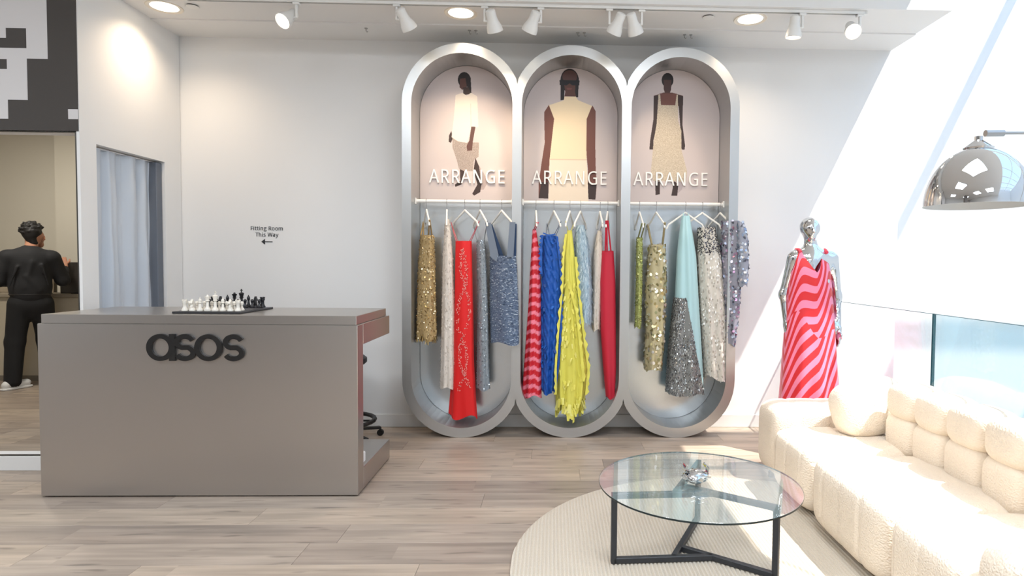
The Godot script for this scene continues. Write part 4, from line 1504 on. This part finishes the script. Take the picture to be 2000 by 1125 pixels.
func build_table() -> void:
	var c := Vector3(0.704, 0.0, -2.881)
	var t := thing("coffee_table", "round glass coffee table on a black square-tube frame", "table", c)
	var h := 0.35
	var w := MB.new()
	w.lathe([Vector2(0.0, h - 0.010), Vector2(0.470, h - 0.010), Vector2(0.472, h - 0.008), Vector2(0.472, h - 0.002), Vector2(0.470, h), Vector2(0.0, h)], 96)
	var gm := pane(rgb(206, 234, 232), 0.10)
	obj("glass_top", w, gm, t)
	w = MB.new()
	w.lathe([Vector2(0.4725, h - 0.009), Vector2(0.4735, h - 0.005), Vector2(0.4725, h - 0.001)], 96)
	obj("glass_rim", w, mat(rgb(30, 44, 46), 0.1), t)
	# three legs; each spoke runs past the hub and stops on its neighbour
	var foot := [Vector3(-0.412, 0, 0.112), Vector3(0.282, 0, 0.262), Vector3(0.086, 0, -0.354)]
	var stop := [Vector3(0.050, 0, 0.088), Vector3(-0.081, 0, -0.010), Vector3(-0.134, 0, 0.098)]
	for i in 3:
		var p: Vector3 = foot[i]
		w = MB.new()
		w.bar(p + Vector3(0, 0.015, 0), p + Vector3(0, h - 0.011, 0), 0.026, 0.026, (stop[i] - p).normalized(), 0.002)
		obj("leg", w, M.blackmetal, t)
		for y in [0.0275, h - 0.0235]:
			w = MB.new()
			w.bar(p + Vector3(0, y, 0), stop[i] + Vector3(0, y, 0), 0.026, 0.025, Vector3.UP, 0.002)
			obj("spoke", w, M.blackmetal, t)
	# knotted silver ornament
	var s := thing("table_ornament", "small crumpled silver bow ornament on the glass table", "ornament", Vector3(0.683, 0.3505, -2.85))
	s.scale = Vector3(1.25, 1.1, 1.25)
	w = MB.new()
	var rows := []
	var f := FastNoiseLite.new()
	f.seed = 3
	f.frequency = 12.0
	for j in 21:
		var row := PackedVector3Array()
		var v := PI * j / 20
		for i in 32:
			var u := TAU * i / 32
			var r := 0.030 + 0.016 * absf(sin(u * 1.5 + v)) * sin(v) + 0.012 * f.get_noise_3d(cos(u) * sin(v), cos(v), sin(u) * sin(v))
			row.append(Vector3(cos(u) * sin(v) * r * 1.25, 0.034 + cos(v) * 0.032, sin(u) * sin(v) * r))
		rows.append(row)
	w.grid(rows, true)
	obj("knot", w, M.chrome, s)
	for q in [-1.0, 1.0]:
		w = MB.new()
		rows = []
		for j in 12:
			var row := PackedVector3Array()
			var a := lerpf(-2.4, 2.4, j / 11.0)
			for i in 7:
				var k := i / 6.0 - 0.5
				row.append(Vector3(q * (0.022 + 0.024 * cos(a * 0.5) * 1.0), 0.066 + 0.020 * sin(a), k * 0.042 + 0.006 * sin(a * 3.0 + i)))
			rows.append(row)
		w.grid(rows, false, true)
		obj("loop", w, M.chrome, s)

func build_sofa() -> void:
	var bm := mat(rgb(238, 224, 205), 0.95)
	bm.heightmap_enabled = true
	bm.heightmap_texture = noise_tex(0.11, 256, 3, 5)
	bm.heightmap_scale = 0.5
	bm.uv1_triplanar = true
	bm.uv1_world_triplanar = true
	bm.uv1_scale = Vector3(3.2, 3.2, 3.2)
	bm.rim_enabled = true
	bm.rim = 0.4
	bm.rim_tint = 0.3
	var o := Vector3(1.72, 0, -2.9)
	var t := thing("sofa", "low cream boucle sofa with channelled seat and puffed back", "sofa", o)
	for z in [[-3.78, -3.215], [-3.225, -2.445], [-2.455, -1.95]]:
		var w := MB.new()
		w.puff(Vector3(1.70, 0.212, (z[0] + z[1]) * 0.5) - o, Vector3(0.68, 0.372, z[1] - z[0]), 6.0, 30, Basis(), 1)
		obj("seat_cushion", w, bm, t)
	# far and near arms
	var w := MB.new()
	w.puff(Vector3(1.72, 0.262, -3.945) - o, Vector3(0.66, 0.47, 0.36), 6.0, 22, Basis(), 2)
	obj("arm", w, bm, t)
	w = MB.new()
	w.puff(Vector3(1.72, 0.272, -1.785) - o, Vector3(0.68, 0.49, 0.37), 6.0, 22)
	obj("arm", w, bm, t)
	# back: base board, lower and upper puffs
	w = MB.new()
	w.puff(Vector3(2.085, 0.34, -2.56) - o, Vector3(0.11, 0.62, 1.83), 10.0, 12)
	obj("back_board", w, bm, t)
	var z0 := -3.45
	for i in 6:
		var zc := z0 + (i + 0.5) * 0.262
		w = MB.new()
		w.puff(Vector3(2.00, 0.455, zc) - o, Vector3(0.22, 0.24, 0.268), 3.6, 16)
		obj("lower_back_cushion", w, bm, t)
	for i in 6:
		var zc := z0 + (i + 0.55) * 0.262
		w = MB.new()
		w.puff(Vector3(2.01, 0.635, zc) - o, Vector3(0.25, 0.20, 0.270), 3.4, 16)
		obj("upper_back_cushion", w, bm, t)
	for q in [[1.45, -3.95], [2.0, -3.95], [1.45, -1.8], [2.0, -1.8], [1.45, -2.9], [2.0, -2.9]]:
		w = MB.new()
		w.lathe([Vector2(0.02, 0.0), Vector2(0.024, 0.002), Vector2(0.024, 0.035), Vector2(0.0, 0.04)], 14, Transform3D(Basis(), Vector3(q[0], 0, q[1]) - o))
		obj("foot", w, M.black, t)
	w = MB.new()
	w.puff(Vector3.ZERO, Vector3(0.47, 0.34, 0.23), 3.0, 24)
	var pl := obj("bolster_pillow", w, bm, self, Vector3(1.895, 0.545, -3.60))
	pl.rotation_degrees = Vector3(-16, 12, 8)
	tag(pl, "plump cream boucle pillow leaning at the far corner of the sofa", "pillow")

# ---------------------------------------------------------------- mannequin
func stripe_texture() -> ImageTexture:
	var w := 512
	var h := 1024
	var im := Image.create(w, h, false, Image.FORMAT_RGB8)
	var red := rgb(222, 40, 46)
	var pink := rgb(250, 140, 172)
	for y in h:
		for x in w:
			# x runs once round the body, y down the dress; panels change the run of the stripes
			var u := float(x) / w * 1.15
			var v := float(y) / h * 1.05
			var k := 0.0
			var seam := 0.36 + 0.06 * sin(u * 9.0)
			if u > 0.56 and u < 0.70: k = v * 0.9 + u * 1.6
			elif v < seam: k = v * 1.0 - u * 0.75
			else: k = v * 0.95 - u * 1.25 + 0.03
			var f := fposmod(k * 11.0, 1.0)
			im.set_pixel(x, y, red if f < 0.52 else pink)
	return ImageTexture.create_from_image(im)

func hand(b: Blob, wrist: Vector3, down: Vector3, fwd: Vector3, s := 1.0, curl := 0.25) -> void:
	var side := down.cross(fwd).normalized()
	var palm := wrist + down * 0.085 * s
	for i in 3:
		var q := (i - 1) * 0.024 * s
		b.bone(wrist + fwd * q * 0.7, palm + fwd * q, 0.020 * s, 0.017 * s, 1.0, 0.012)
	for i in 4:
		var q := (i - 1.5) * 0.0195 * s
		var l: float = [0.068, 0.078, 0.074, 0.058][i] * s
		var a := palm + fwd * (-q)
		var m := a + (down + side * curl * 0.4).normalized() * l * 0.5
		var e := m + (down + side * curl * 1.6).normalized() * l * 0.5
		b.bone(a, m, 0.0095 * s, 0.0085 * s, 1.0, 0.006)
		b.bone(m, e, 0.0085 * s, 0.007 * s, 1.0, 0.006)
	var ta := wrist + down * 0.03 * s + fwd * 0.022 * s
	var tb := ta + (down * 0.6 + fwd * 0.8).normalized() * 0.04 * s
	b.bone(ta, tb, 0.013 * s, 0.010 * s, 1.0, 0.008)
	b.bone(tb, tb + (down * 0.9 + fwd * 0.3).normalized() * 0.032 * s, 0.010 * s, 0.008 * s, 1.0, 0.008)

func build_mannequin() -> void:
	var base := Vector3(1.895, 0, -4.45)
	var t := thing("mannequin", "chrome mannequin in a long pink and red striped dress behind the sofa", "mannequin", base)
	var b := Blob.new(Vector3(-0.36, 0.02, -0.22), Vector3(0.36, 1.78, 0.22), 0.0095, 0.035)
	# skull and face
	b.bone(Vector3(-0.018, 1.665, -0.012), Vector3(-0.020, 1.662, 0.012), 0.071, 0.066)
	b.bone(Vector3(-0.020, 1.635, 0.028), Vector3(-0.022, 1.598, 0.044), 0.050, 0.030)
	b.bone(Vector3(-0.022, 1.650, 0.074), Vector3(-0.023, 1.626, 0.086), 0.008, 0.011, 1.0, 0.012)
	b.bone(Vector3(-0.034, 1.604, 0.070), Vector3(-0.010, 1.604, 0.070), 0.007, 0.007, 1.0, 0.012)
	b.bone(Vector3(-0.084, 1.655, -0.005), Vector3(-0.084, 1.632, -0.002), 0.010, 0.008, 1.0, 0.008)
	b.bone(Vector3(0.048, 1.655, -0.005), Vector3(0.048, 1.632, -0.002), 0.010, 0.008, 1.0, 0.008)
	b.bone(Vector3(-0.012, 1.60, -0.012), Vector3(-0.004, 1.47, -0.012), 0.044, 0.050)
	# torso, hips, legs
	b.bone(Vector3(-0.10, 1.445, -0.010), Vector3(0.115, 1.445, -0.010), 0.055, 0.055, 0.8)
	b.bone(Vector3(0.0, 1.40, 0.0), Vector3(0.0, 1.20, 0.0), 0.125, 0.108, 0.68)
	b.bone(Vector3(-0.055, 1.28, 0.05), Vector3(-0.055, 1.27, 0.06), 0.052, 0.050)
	b.bone(Vector3(0.055, 1.28, 0.05), Vector3(0.055, 1.27, 0.06), 0.052, 0.050)
	b.bone(Vector3(0.0, 1.18, 0.0), Vector3(0.0, 1.02, 0.0), 0.100, 0.120, 0.70)
	b.bone(Vector3(-0.06, 0.92, 0.0), Vector3(0.06, 0.92, 0.0), 0.118, 0.118, 0.8)
	for s in [-1.0, 1.0]:
		b.bone(Vector3(0.075 * s, 0.88, 0), Vector3(0.07 * s, 0.48, 0.01), 0.085, 0.050)
		b.bone(Vector3(0.07 * s, 0.48, 0.01), Vector3(0.065 * s, 0.09, -0.02), 0.048, 0.028)
		b.bone(Vector3(0.065 * s, 0.07, -0.02), Vector3(0.075 * s, 0.045, 0.12), 0.028, 0.022)
	# arms
	b.bone(Vector3(-0.135, 1.435, -0.01), Vector3(-0.185, 1.17, -0.045), 0.043, 0.033)
	b.bone(Vector3(-0.185, 1.17, -0.045), Vector3(-0.170, 0.95, -0.02), 0.032, 0.022)
	b.bone(Vector3(0.155, 1.435, -0.01), Vector3(0.205, 1.16, -0.035), 0.045, 0.035)
	b.bone(Vector3(0.205, 1.16, -0.035), Vector3(0.195, 0.935, 0.02), 0.033, 0.023)
	hand(b, Vector3(0.195, 0.93, 0.022), Vector3(-0.05, -1, 0.12).normalized(), Vector3(0, 0.12, 1).normalized(), 0.92)
	hand(b, Vector3(-0.170, 0.95, -0.02), Vector3(0.05, -1, 0.12).normalized(), Vector3(0, 0.12, 1).normalized(), 0.92)
	var w := MB.new()
	b.into(w)
	obj("body", w, M.chrome, t)
	w = MB.new()
	w.lathe([Vector2(0.0, 0.0), Vector2(0.165, 0.0), Vector2(0.17, 0.004), Vector2(0.165, 0.010), Vector2(0.0, 0.012)], 36)
	w.tube([Vector3(0.065, 0.01, -0.06), Vector3(0.066, 0.28, -0.05)], 0.007, 8)
	obj("stand", w, M.chrome, t)
	# dress: deep V at the front, cowl folds, flaring skirt
	var cut := [[1.450, -0.150, 0.105], [1.342, -0.160, 0.128], [1.229, -0.166, 0.142], [1.005, -0.180, 0.170], [0.703, -0.196, 0.193], [0.393, -0.210, 0.216], [0.09, -0.222, 0.235]]
	var rows := []
	var nr := 90
	var ns := 96
	for j in nr:
		var tt := float(j) / (nr - 1)
		var row := PackedVector3Array()
		for k in ns:
			var a := TAU * k / ns
			# front is +z; the neckline dips to a V there and the armholes drop at the sides
			var ph := absf(wrapf(a - PI * 0.5, -PI, PI)) / PI
			var top := 1.45
			if ph < 0.22: top += lerpf(-0.115, 0.035, smoothstep(0.0, 0.22, ph) * 0.4 + ph / 0.22 * 0.6)
			elif ph < 0.5: top += lerpf(0.035, -0.115, smoothstep(0.24, 0.46, ph))
			elif ph < 0.78: top += lerpf(-0.115, 0.02, smoothstep(0.54, 0.76, ph))
			else: top += lerpf(0.02, -0.05, (ph - 0.78) / 0.22)
			var y := lerpf(top, 0.09, tt)
			var e := cut_at(cut, y)
			var xc := (e.x + e.y) * 0.5
			var hw := (e.y - e.x) * 0.5
			var d := lerpf(0.118, 0.20, smoothstep(1.3, 0.1, y))
			if y > 1.15: d += 0.012 * sin(clampf((1.40 - y) / 0.25, 0, 1) * PI)
			if y > 1.36: d *= lerpf(1.0, 0.62, smoothstep(1.36, 1.48, y))
			var fold := 1.0 + 0.085 * smoothstep(0.15, 0.9, tt) * sin(9.0 * a + 1.5 * sin(tt * 4.0)) + 0.02 * sin(5.0 * a + tt * 9.0)
			row.append(Vector3(xc + hw * cos(a) * lerpf(1.0, fold, 0.3), y, d * sin(a) * fold))
		rows.append(row)
	w = MB.new()
	w.grid(rows, true)
	for i in w.uv.size(): w.uv[i].x = fposmod(w.uv[i].x, 1.0) * 1.0
	var dm := mat(Color.WHITE, 0.5)
	dm.albedo_texture = stripe_texture()
	dm.rim_enabled = true
	dm.rim = 0.3
	var dr := obj("dress", w, dm, t)
	dr.set_meta("label", "long satin dress in diagonal pink and red stripes")
	for s in [[-0.105, 1], [0.085, 1]]:
		w = MB.new()
		w.tube([Vector3(s[0], 1.478, 0.055), Vector3(s[0] * 1.02, 1.498, 0.02), Vector3(s[0] * 1.02, 1.500, -0.03), Vector3(s[0], 1.465, -0.062)], 0.012, 8)
		obj("shoulder_strap", w, mat(rgb(230, 70, 90), 0.5), dr)

# ---------------------------------------------------------------- lamp, balustrade
func build_lamp() -> void:
	var c := Vector3(1.605, 1.612, -2.3)
	var t := thing("arc_lamp", "arc floor lamp with chrome dome shade over the sofa", "floor lamp", Vector3(2.06, 0, -1.30))
	var o := t.position
	var prof := []
	var outer := []
	for i in 25:
		var a := lerpf(0.0, PI / 2 - 0.12, i / 24.0)
		outer.append(Vector2(cos(a) * 0.180, sin(a) * 0.222))
	var inner := []
	for i in 25:
		var a := lerpf(PI / 2 - 0.12, 0.0, i / 24.0)
		inner.append(Vector2(cos(a) * 0.1785, sin(a) * 0.2205))
	var w := MB.new()
	w.lathe(outer, 72, Transform3D(Basis(), c - o))
	var sh := obj("shade", w, M.chrome, t)
	w = MB.new()
	w.lathe(inner, 72, Transform3D(Basis(), c - o))
	w.lathe([Vector2(0.1785, 0.0), Vector2(0.180, 0.0)], 72, Transform3D(Basis(), c - o))
	obj("lining", w, mat(rgb(225, 228, 230), 0.5), sh)
	w = MB.new()
	w.lathe([Vector2(0.050, 0.212), Vector2(0.052, 0.219), Vector2(0.030, 0.236), Vector2(0.014, 0.248), Vector2(0.014, 0.262), Vector2(0.0, 0.264)], 32, Transform3D(Basis(), c - o))
	obj("cap", w, M.chrome, t)
	w = MB.new()
	w.lathe([Vector2(0.0, 0.06), Vector2(0.02, 0.066), Vector2(0.03, 0.09), Vector2(0.02, 0.12), Vector2(0.016, 0.17), Vector2(0.0, 0.18)], 20, Transform3D(Basis(), c - o))
	obj("bulb", w, mat(rgb(240, 240, 236), 0.3), t)
	w = MB.new()
	w.tube([c + Vector3(0.025, 0.274, 0) - o, c + Vector3(0.095, 0.276, 0) - o], 0.0125, 16)
	obj("sleeve", w, M.steel, t)
	w = MB.new()
	var path := [c + Vector3(0.08, 0.276, 0), c + Vector3(0.30, 0.270, 0.04), c + Vector3(0.44, 0.215, 0.22), c + Vector3(0.485, 0.08, 0.45), c + Vector3(0.49, -0.15, 0.68), c + Vector3(0.475, -0.6, 0.88), Vector3(2.06, 0.4, -1.33), Vector3(2.06, 0.10, -1.30)]
	var cv := Curve3D.new()
	for i in path.size():
		var tan_: Vector3 = (path[mini(i + 1, path.size() - 1)] - path[maxi(i - 1, 0)]) / 6.0
		cv.add_point(path[i] - o, -tan_, tan_)
	var pts := []
	for i in 49: pts.append(cv.sample_baked(cv.get_baked_length() * i / 48.0))
	w.tube(pts, 0.0058, 10)
	obj("arm", w, M.steel, t)
	w = MB.new()
	w.box(Vector3(0, 0.06, 0), Vector3(0.16, 0.12, 0.26), 0.012)
	obj("base", w, mat(rgb(236, 234, 230), 0.25), t)

func build_balustrade() -> void:
	var t := thing("glass_balustrade", "frameless clear glass balustrade behind the sofa at the stair edge", "balustrade", Vector3(2.215, 0, -3.5))
	for z in [[-5.165, -3.506], [-3.494, -1.4], [-1.388, 1.0], [1.012, 3.4]]:
		var w := MB.new()
		w.box(Vector3(0, 0.554, (z[0] + z[1]) * 0.5 + 3.5), Vector3(0.015, 1.108, z[1] - z[0]))
		var p := obj("glass_panel", w, M.pane_blue if z[0] > -4.0 else M.pane, t)
		w = MB.new()
		w.box(Vector3(0, 1.1095, (z[0] + z[1]) * 0.5 + 3.5), Vector3(0.0152, 0.003, z[1] - z[0]))
		w.box(Vector3(0, 0.555, z[1] + 3.5 + 0.0015), Vector3(0.0152, 1.11, 0.003))
		w.box(Vector3(0, 0.555, z[0] + 3.5 - 0.0015), Vector3(0.0152, 1.11, 0.003))
		obj("polished_edge", w, M.glass_edge, p)
	var w := MB.new()
	w.box(Vector3(0, 0.03, 2.6), Vector3(0.05, 0.06, 8.5), 0.004)
	obj("floor_channel", w, M.steel, t)

# ---------------------------------------------------------------- room beyond the glazing
func build_back_room() -> void:
	var beige := mat(rgb(210, 204, 190), 0.8)
	var w := MB.new()
	w.box(Vector3(-5.6, 1.8, -7.75), Vector3(5.2, 4.0, 0.2))
	w.box(Vector3(-5.25, 1.8, -7.58), Vector3(1.25, 4.0, 0.14))
	struct("wall_service", w, beige)
	w = MB.new()
	w.box(Vector3(-8.1, 1.8, -5.9), Vector3(0.2, 4.0, 3.6))
	struct("wall_service_left", w, beige)
	w = MB.new()
	w.box(Vector3(-3.08, 1.8, -6.5), Vector3(0.1, 4.0, 2.4))
	struct("wall_service_right", w, beige)
	w = MB.new()
	w.box(Vector3(-5.68, 3.2, -5.96), Vector3(5.02, 0.2, 3.46))
	struct("ceiling_service", w, M.ceiling)
	w = MB.new()
	w.box(Vector3(-5.5, -0.155, -7.69), Vector3(5.2, 0.3, 0.3))
	# service counter, dark splashback and what stands there
	var t := thing("service_counter", "beige service counter with dark splashback behind the person", "counter", Vector3(-5.8, 0, -7.33))
	w = MB.new()
	w.box(Vector3(0, 0.475, 0), Vector3(3.2, 0.95, 0.34), 0.004)
	obj("body", w, mat(rgb(186, 176, 156), 0.6), t)
	w = MB.new()
	w.box(Vector3(0, 0.97, 0.01), Vector3(3.24, 0.04, 0.38), 0.004)
	obj("worktop", w, mat(rgb(150, 140, 124), 0.5), t)
	w = MB.new()
	w.box(Vector3(0, 0.03, 0.175), Vector3(3.2, 0.06, 0.012))
	obj("kick_board", w, mat(rgb(120, 112, 100), 0.6), t)
	w = MB.new()
	w.box(Vector3(-0.85, 1.17, -0.15), Vector3(1.5, 0.36, 0.03), 0.004)
	obj("pale_splashback", w, mat(rgb(178, 164, 144), 0.6), t)
	var m := thing("dark_panel", "dark brown glossy screen panel on the counter right of the person", "panel", Vector3(-5.45, 0.9905, -7.30))
	w = MB.new()
	w.box(Vector3(0.09, 0.18, 0), Vector3(0.62, 0.36, 0.03), 0.006)
	obj("screen", w, mat(rgb(58, 53, 50), 0.25), m)
	w = MB.new()
	w.box(Vector3(0.09, 0.006, 0), Vector3(0.30, 0.012, 0.14), 0.003)
	obj("foot", w, M.black, m)
	var d := thing("wall_dispenser", "small white dispenser on the beige wall beside the glass edge", "dispenser", Vector3(-5.40, 1.66, -7.508))
	w = MB.new()
	w.puff(Vector3(0, 0.09, 0.05), Vector3(0.13, 0.15, 0.11), 4.0, 10)
	obj("body", w, M.enamel, d)
	w = MB.new()
	w.tube([Vector3(0.03, 0.03, 0.05), Vector3(0.035, -0.06, 0.05), Vector3(0.02, -0.10, 0.06)], 0.016, 10)
	obj("spout", w, M.enamel, d)
	# its ceiling lamp
	var l := thing("round_ceiling_lamp", "round lit ceiling lamp in the room beyond the glazing", "ceiling light", Vector3(-5.4, 3.1, -5.9))
	w = MB.new()
	w.lathe([Vector2(0.0, -0.05), Vector2(0.20, -0.05), Vector2(0.22, -0.04), Vector2(0.22, 0.0)], 36)
	obj("rim", w, M.enamel, l)
	w = MB.new()
	w.lathe([Vector2(0.0, -0.056), Vector2(0.19, -0.055), Vector2(0.195, -0.051)], 36)
	obj("light_diffuser", w, glow(rgb(255, 240, 215), 2.0), l)
	var a := AreaLight3D.new()
	a.name = "round_light"
	l.add_child(a)
	a.position = Vector3(0, -0.07, 0)
	a.rotation_degrees = Vector3(-90, 0, 0)
	a.area_size = Vector2(0.35, 0.35)
	a.area_range = 20.0
	a.area_attenuation = 2.0
	a.light_color = rgb(252, 246, 234)
	a.light_energy = 4.6
	a.shadow_enabled = true

func build_person() -> void:
	# local frame: -z away from the shop, x to the right as seen through the glazing
	var t := thing("person", "person in black shirt, black trousers and white shoes, standing with back turned", "person", Vector3(-5.60, 0, -6.80), deg_to_rad(38.0))
	var lo := Vector3(-0.42, 0.0, -0.42)
	var hi := Vector3(0.46, 1.80, 0.34)
	var skin := mat(rgb(196, 140, 112), 0.55)
	skin.subsurf_scatter_enabled = true
	skin.subsurf_scatter_strength = 0.1
	var head := Vector3(0.035, 1.625, -0.03)
	# body: head turned to the right, neck, arms with hands, legs
	var b := Blob.new(lo, hi, 0.012, 0.03)
	b.bone(head + Vector3(0, 0.01, 0.015), head + Vector3(0.01, 0.005, -0.02), 0.084, 0.078)
	b.bone(head + Vector3(0.03, -0.045, -0.045), head + Vector3(0.05, -0.085, -0.06), 0.048, 0.034)
	b.bone(Vector3(0.02, 1.56, 0.0), Vector3(0.0, 1.43, 0.02), 0.054, 0.062)
	b.bone(Vector3(-0.16, 1.40, 0.02), Vector3(0.16, 1.40, 0.02), 0.06, 0.06)
	b.bone(Vector3(0, 1.36, 0.01), Vector3(0, 1.02, 0.0), 0.14, 0.12, 0.7)
	b.bone(Vector3(-0.18, 1.40, 0.02), Vector3(-0.26, 1.15, 0.03), 0.05, 0.04)
	b.bone(Vector3(-0.26, 1.15, 0.03), Vector3(-0.13, 1.12, -0.22), 0.038, 0.026)
	b.bone(Vector3(0.18, 1.40, 0.02), Vector3(0.265, 1.15, -0.04), 0.05, 0.04)
	b.bone(Vector3(0.265, 1.15, -0.04), Vector3(0.285, 1.30, -0.24), 0.038, 0.027)
	b.bone(Vector3(0, 0.98, 0), Vector3(0, 0.92, 0), 0.13, 0.14, 0.75)
	b.bone(Vector3(-0.09, 0.90, 0), Vector3(-0.135, 0.48, 0.0), 0.085, 0.055)
	b.bone(Vector3(-0.135, 0.48, 0.0), Vector3(-0.16, 0.09, 0.04), 0.052, 0.036)
	b.bone(Vector3(0.09, 0.90, 0), Vector3(0.12, 0.48, -0.06), 0.085, 0.055)
	b.bone(Vector3(0.12, 0.48, -0.06), Vector3(0.14, 0.09, -0.06), 0.052, 0.036)
	# nose, ear
	b.bone(head + Vector3(0.075, -0.01, -0.072), head + Vector3(0.085, -0.028, -0.082), 0.010, 0.013, 1.0, 0.012)
	var w := MB.new()
	b.into(w)
	var f := Blob.new(Vector3(-0.30, 0.98, -0.45), Vector3(0.45, 1.50, -0.10), 0.005, 0.012)
	f.bone(Vector3(0.286, 1.27, -0.20), Vector3(0.285, 1.30, -0.24), 0.028, 0.026)
	hand(f, Vector3(0.285, 1.30, -0.24), Vector3(-0.15, 0.80, -0.55).normalized(), Vector3(0.9, 0.2, 0.1).normalized(), 1.0, 0.6)
	f.bone(Vector3(-0.15, 1.12, -0.19), Vector3(-0.13, 1.12, -0.22), 0.028, 0.026)
	hand(f, Vector3(-0.13, 1.12, -0.22), Vector3(0.5, 0.0, -0.85).normalized(), Vector3(0.1, 0.95, 0.1).normalized(), 1.0, 0.5)
	f.into(w)
	var g := Blob.new(head + Vector3(-0.14, -0.16, -0.16), head + Vector3(0.16, 0.14, 0.14), 0.005, 0.006)
	g.bone(head + Vector3(0.080, -0.012, 0.018), head + Vector3(0.076, -0.045, 0.012), 0.012, 0.009)
	g.bone(head + Vector3(0.088, 0.004, 0.026), head + Vector3(0.090, -0.024, 0.028), 0.007, 0.006)
	g.into(w)
	obj("body", w, skin, t)
	# hair: cropped at the nape, full and tousled above
	var hb := Blob.new(head + Vector3(-0.17, -0.13, -0.17), head + Vector3(0.17, 0.21, 0.18), 0.006, 0.012)
	hb.bone(head + Vector3(-0.016, 0.046, 0.034), head + Vector3(-0.014, 0.062, -0.004), 0.088, 0.078)
	hb.bone(head + Vector3(-0.018, 0.0, 0.046), head + Vector3(-0.008, -0.062, 0.046), 0.066, 0.046)
	var r2 := RandomNumberGenerator.new()
	r2.seed = 21
	for i in 240:
		var a := r2.randf() * TAU
		var e := asin(r2.randf_range(-0.15, 1.0))
		var d := Vector3(cos(a) * cos(e), sin(e), sin(a) * cos(e))
		if (d.z < -0.45 or d.x > 0.55) and d.y < 0.40: continue
		var p := head + Vector3(-0.014, 0.054, 0.018) + d * Vector3(0.086, 0.090, 0.084)
		hb.bone(p, p + d * r2.randf_range(0.0, 0.014) + Vector3(r2.randf_range(-0.012, 0.012), r2.randf_range(-0.006, 0.010), r2.randf_range(-0.012, 0.012)), 0.013, 0.010)
	w = MB.new()
	hb.into(w)
	obj("hair", w, mat(rgb(24, 21, 20), 0.6), t)
	# shirt, loose over the waistband
	var sb := Blob.new(Vector3(-0.42, 0.90, -0.42), Vector3(0.46, 1.56, 0.34), 0.011, 0.035)
	sb.bone(Vector3(-0.165, 1.405, 0.02), Vector3(0.165, 1.405, 0.02), 0.074, 0.074)
	sb.bone(Vector3(0.008, 1.47, 0.012), Vector3(0.002, 1.43, 0.02), 0.066, 0.085)
	sb.bone(Vector3(0, 1.34, 0.012), Vector3(0.0, 1.08, 0.012), 0.185, 0.170, 0.70)
	sb.bone(Vector3(0, 1.08, 0.012), Vector3(0.0, 1.015, 0.012), 0.172, 0.165, 0.75)
	sb.bone(Vector3(-0.19, 1.395, 0.02), Vector3(-0.265, 1.15, 0.035), 0.072, 0.064)
	sb.bone(Vector3(-0.265, 1.15, 0.035), Vector3(-0.15, 1.12, -0.19), 0.058, 0.042)
	sb.bone(Vector3(0.19, 1.395, 0.02), Vector3(0.27, 1.15, -0.04), 0.072, 0.064)
	sb.bone(Vector3(0.27, 1.15, -0.04), Vector3(0.287, 1.27, -0.20), 0.058, 0.042)
	for q in [[-0.10, 1.30, -0.16, 1.10], [0.02, 1.35, -0.04, 1.08], [0.10, 1.32, 0.15, 1.10], [-0.03, 1.20, 0.08, 1.04]]:
		sb.bone(Vector3(q[0], q[1], 0.135), Vector3(q[2], q[3], 0.130), 0.012, 0.008, 1.0, 0.03)
	w = MB.new()
	sb.into(w)
	obj("shirt", w, fabric(rgb(26, 26, 29), 0.8, 0.15), t)
	var tb := Blob.new(Vector3(-0.30, 0.03, -0.24), Vector3(0.30, 1.06, 0.24), 0.011, 0.03)
	tb.bone(Vector3(0, 1.01, 0.0), Vector3(0, 0.90, 0.0), 0.152, 0.170, 0.75)
	tb.bone(Vector3(-0.088, 0.90, 0.01), Vector3(-0.135, 0.50, 0.0), 0.106, 0.085)
	tb.bone(Vector3(-0.135, 0.50, 0.0), Vector3(-0.16, 0.085, 0.035), 0.085, 0.074)
	tb.bone(Vector3(0.088, 0.90, 0.01), Vector3(0.12, 0.50, -0.06), 0.106, 0.085)
	tb.bone(Vector3(0.12, 0.50, -0.06), Vector3(0.14, 0.085, -0.06), 0.085, 0.074)
	w = MB.new()
	tb.into(w)
	obj("trousers", w, mat(rgb(20, 20, 22), 0.85), t)
	w = MB.new()
	var belt := []
	for i in 33:
		var a := TAU * i / 32
		belt.append(Vector3(cos(a) * 0.170, 1.008, sin(a) * 0.130))
	w.tube(belt, 0.012, 6, false)
	obj("belt", w, mat(rgb(40, 38, 38), 0.4), t)
	for q in [[-0.16, 0.035, 0.95], [0.14, -0.06, 0.2]]:
		var fb := Blob.new(Vector3(-0.10, 0.0, -0.24), Vector3(0.10, 0.16, 0.16), 0.007, 0.02)
		fb.bone(Vector3(0, 0.045, 0.06), Vector3(0, 0.044, -0.13), 0.042, 0.040)
		fb.bone(Vector3(0, 0.075, 0.03), Vector3(0, 0.055, -0.06), 0.040, 0.035)
		var bs := Basis(Vector3.UP, -q[2])
		w = MB.new()
		fb.into(w, Transform3D(bs, Vector3(q[0], 0.006, q[1])))
		var sh := obj("shoe", w, mat(rgb(226, 226, 224), 0.6), t)
		w = MB.new()
		w.puff(Vector3(q[0], 0.013, q[1]) + bs * Vector3(0, 0, -0.035), Vector3(0.094, 0.026, 0.285), 5.0, 10, bs)
		obj("sole", w, mat(rgb(238, 238, 236), 0.5), sh)
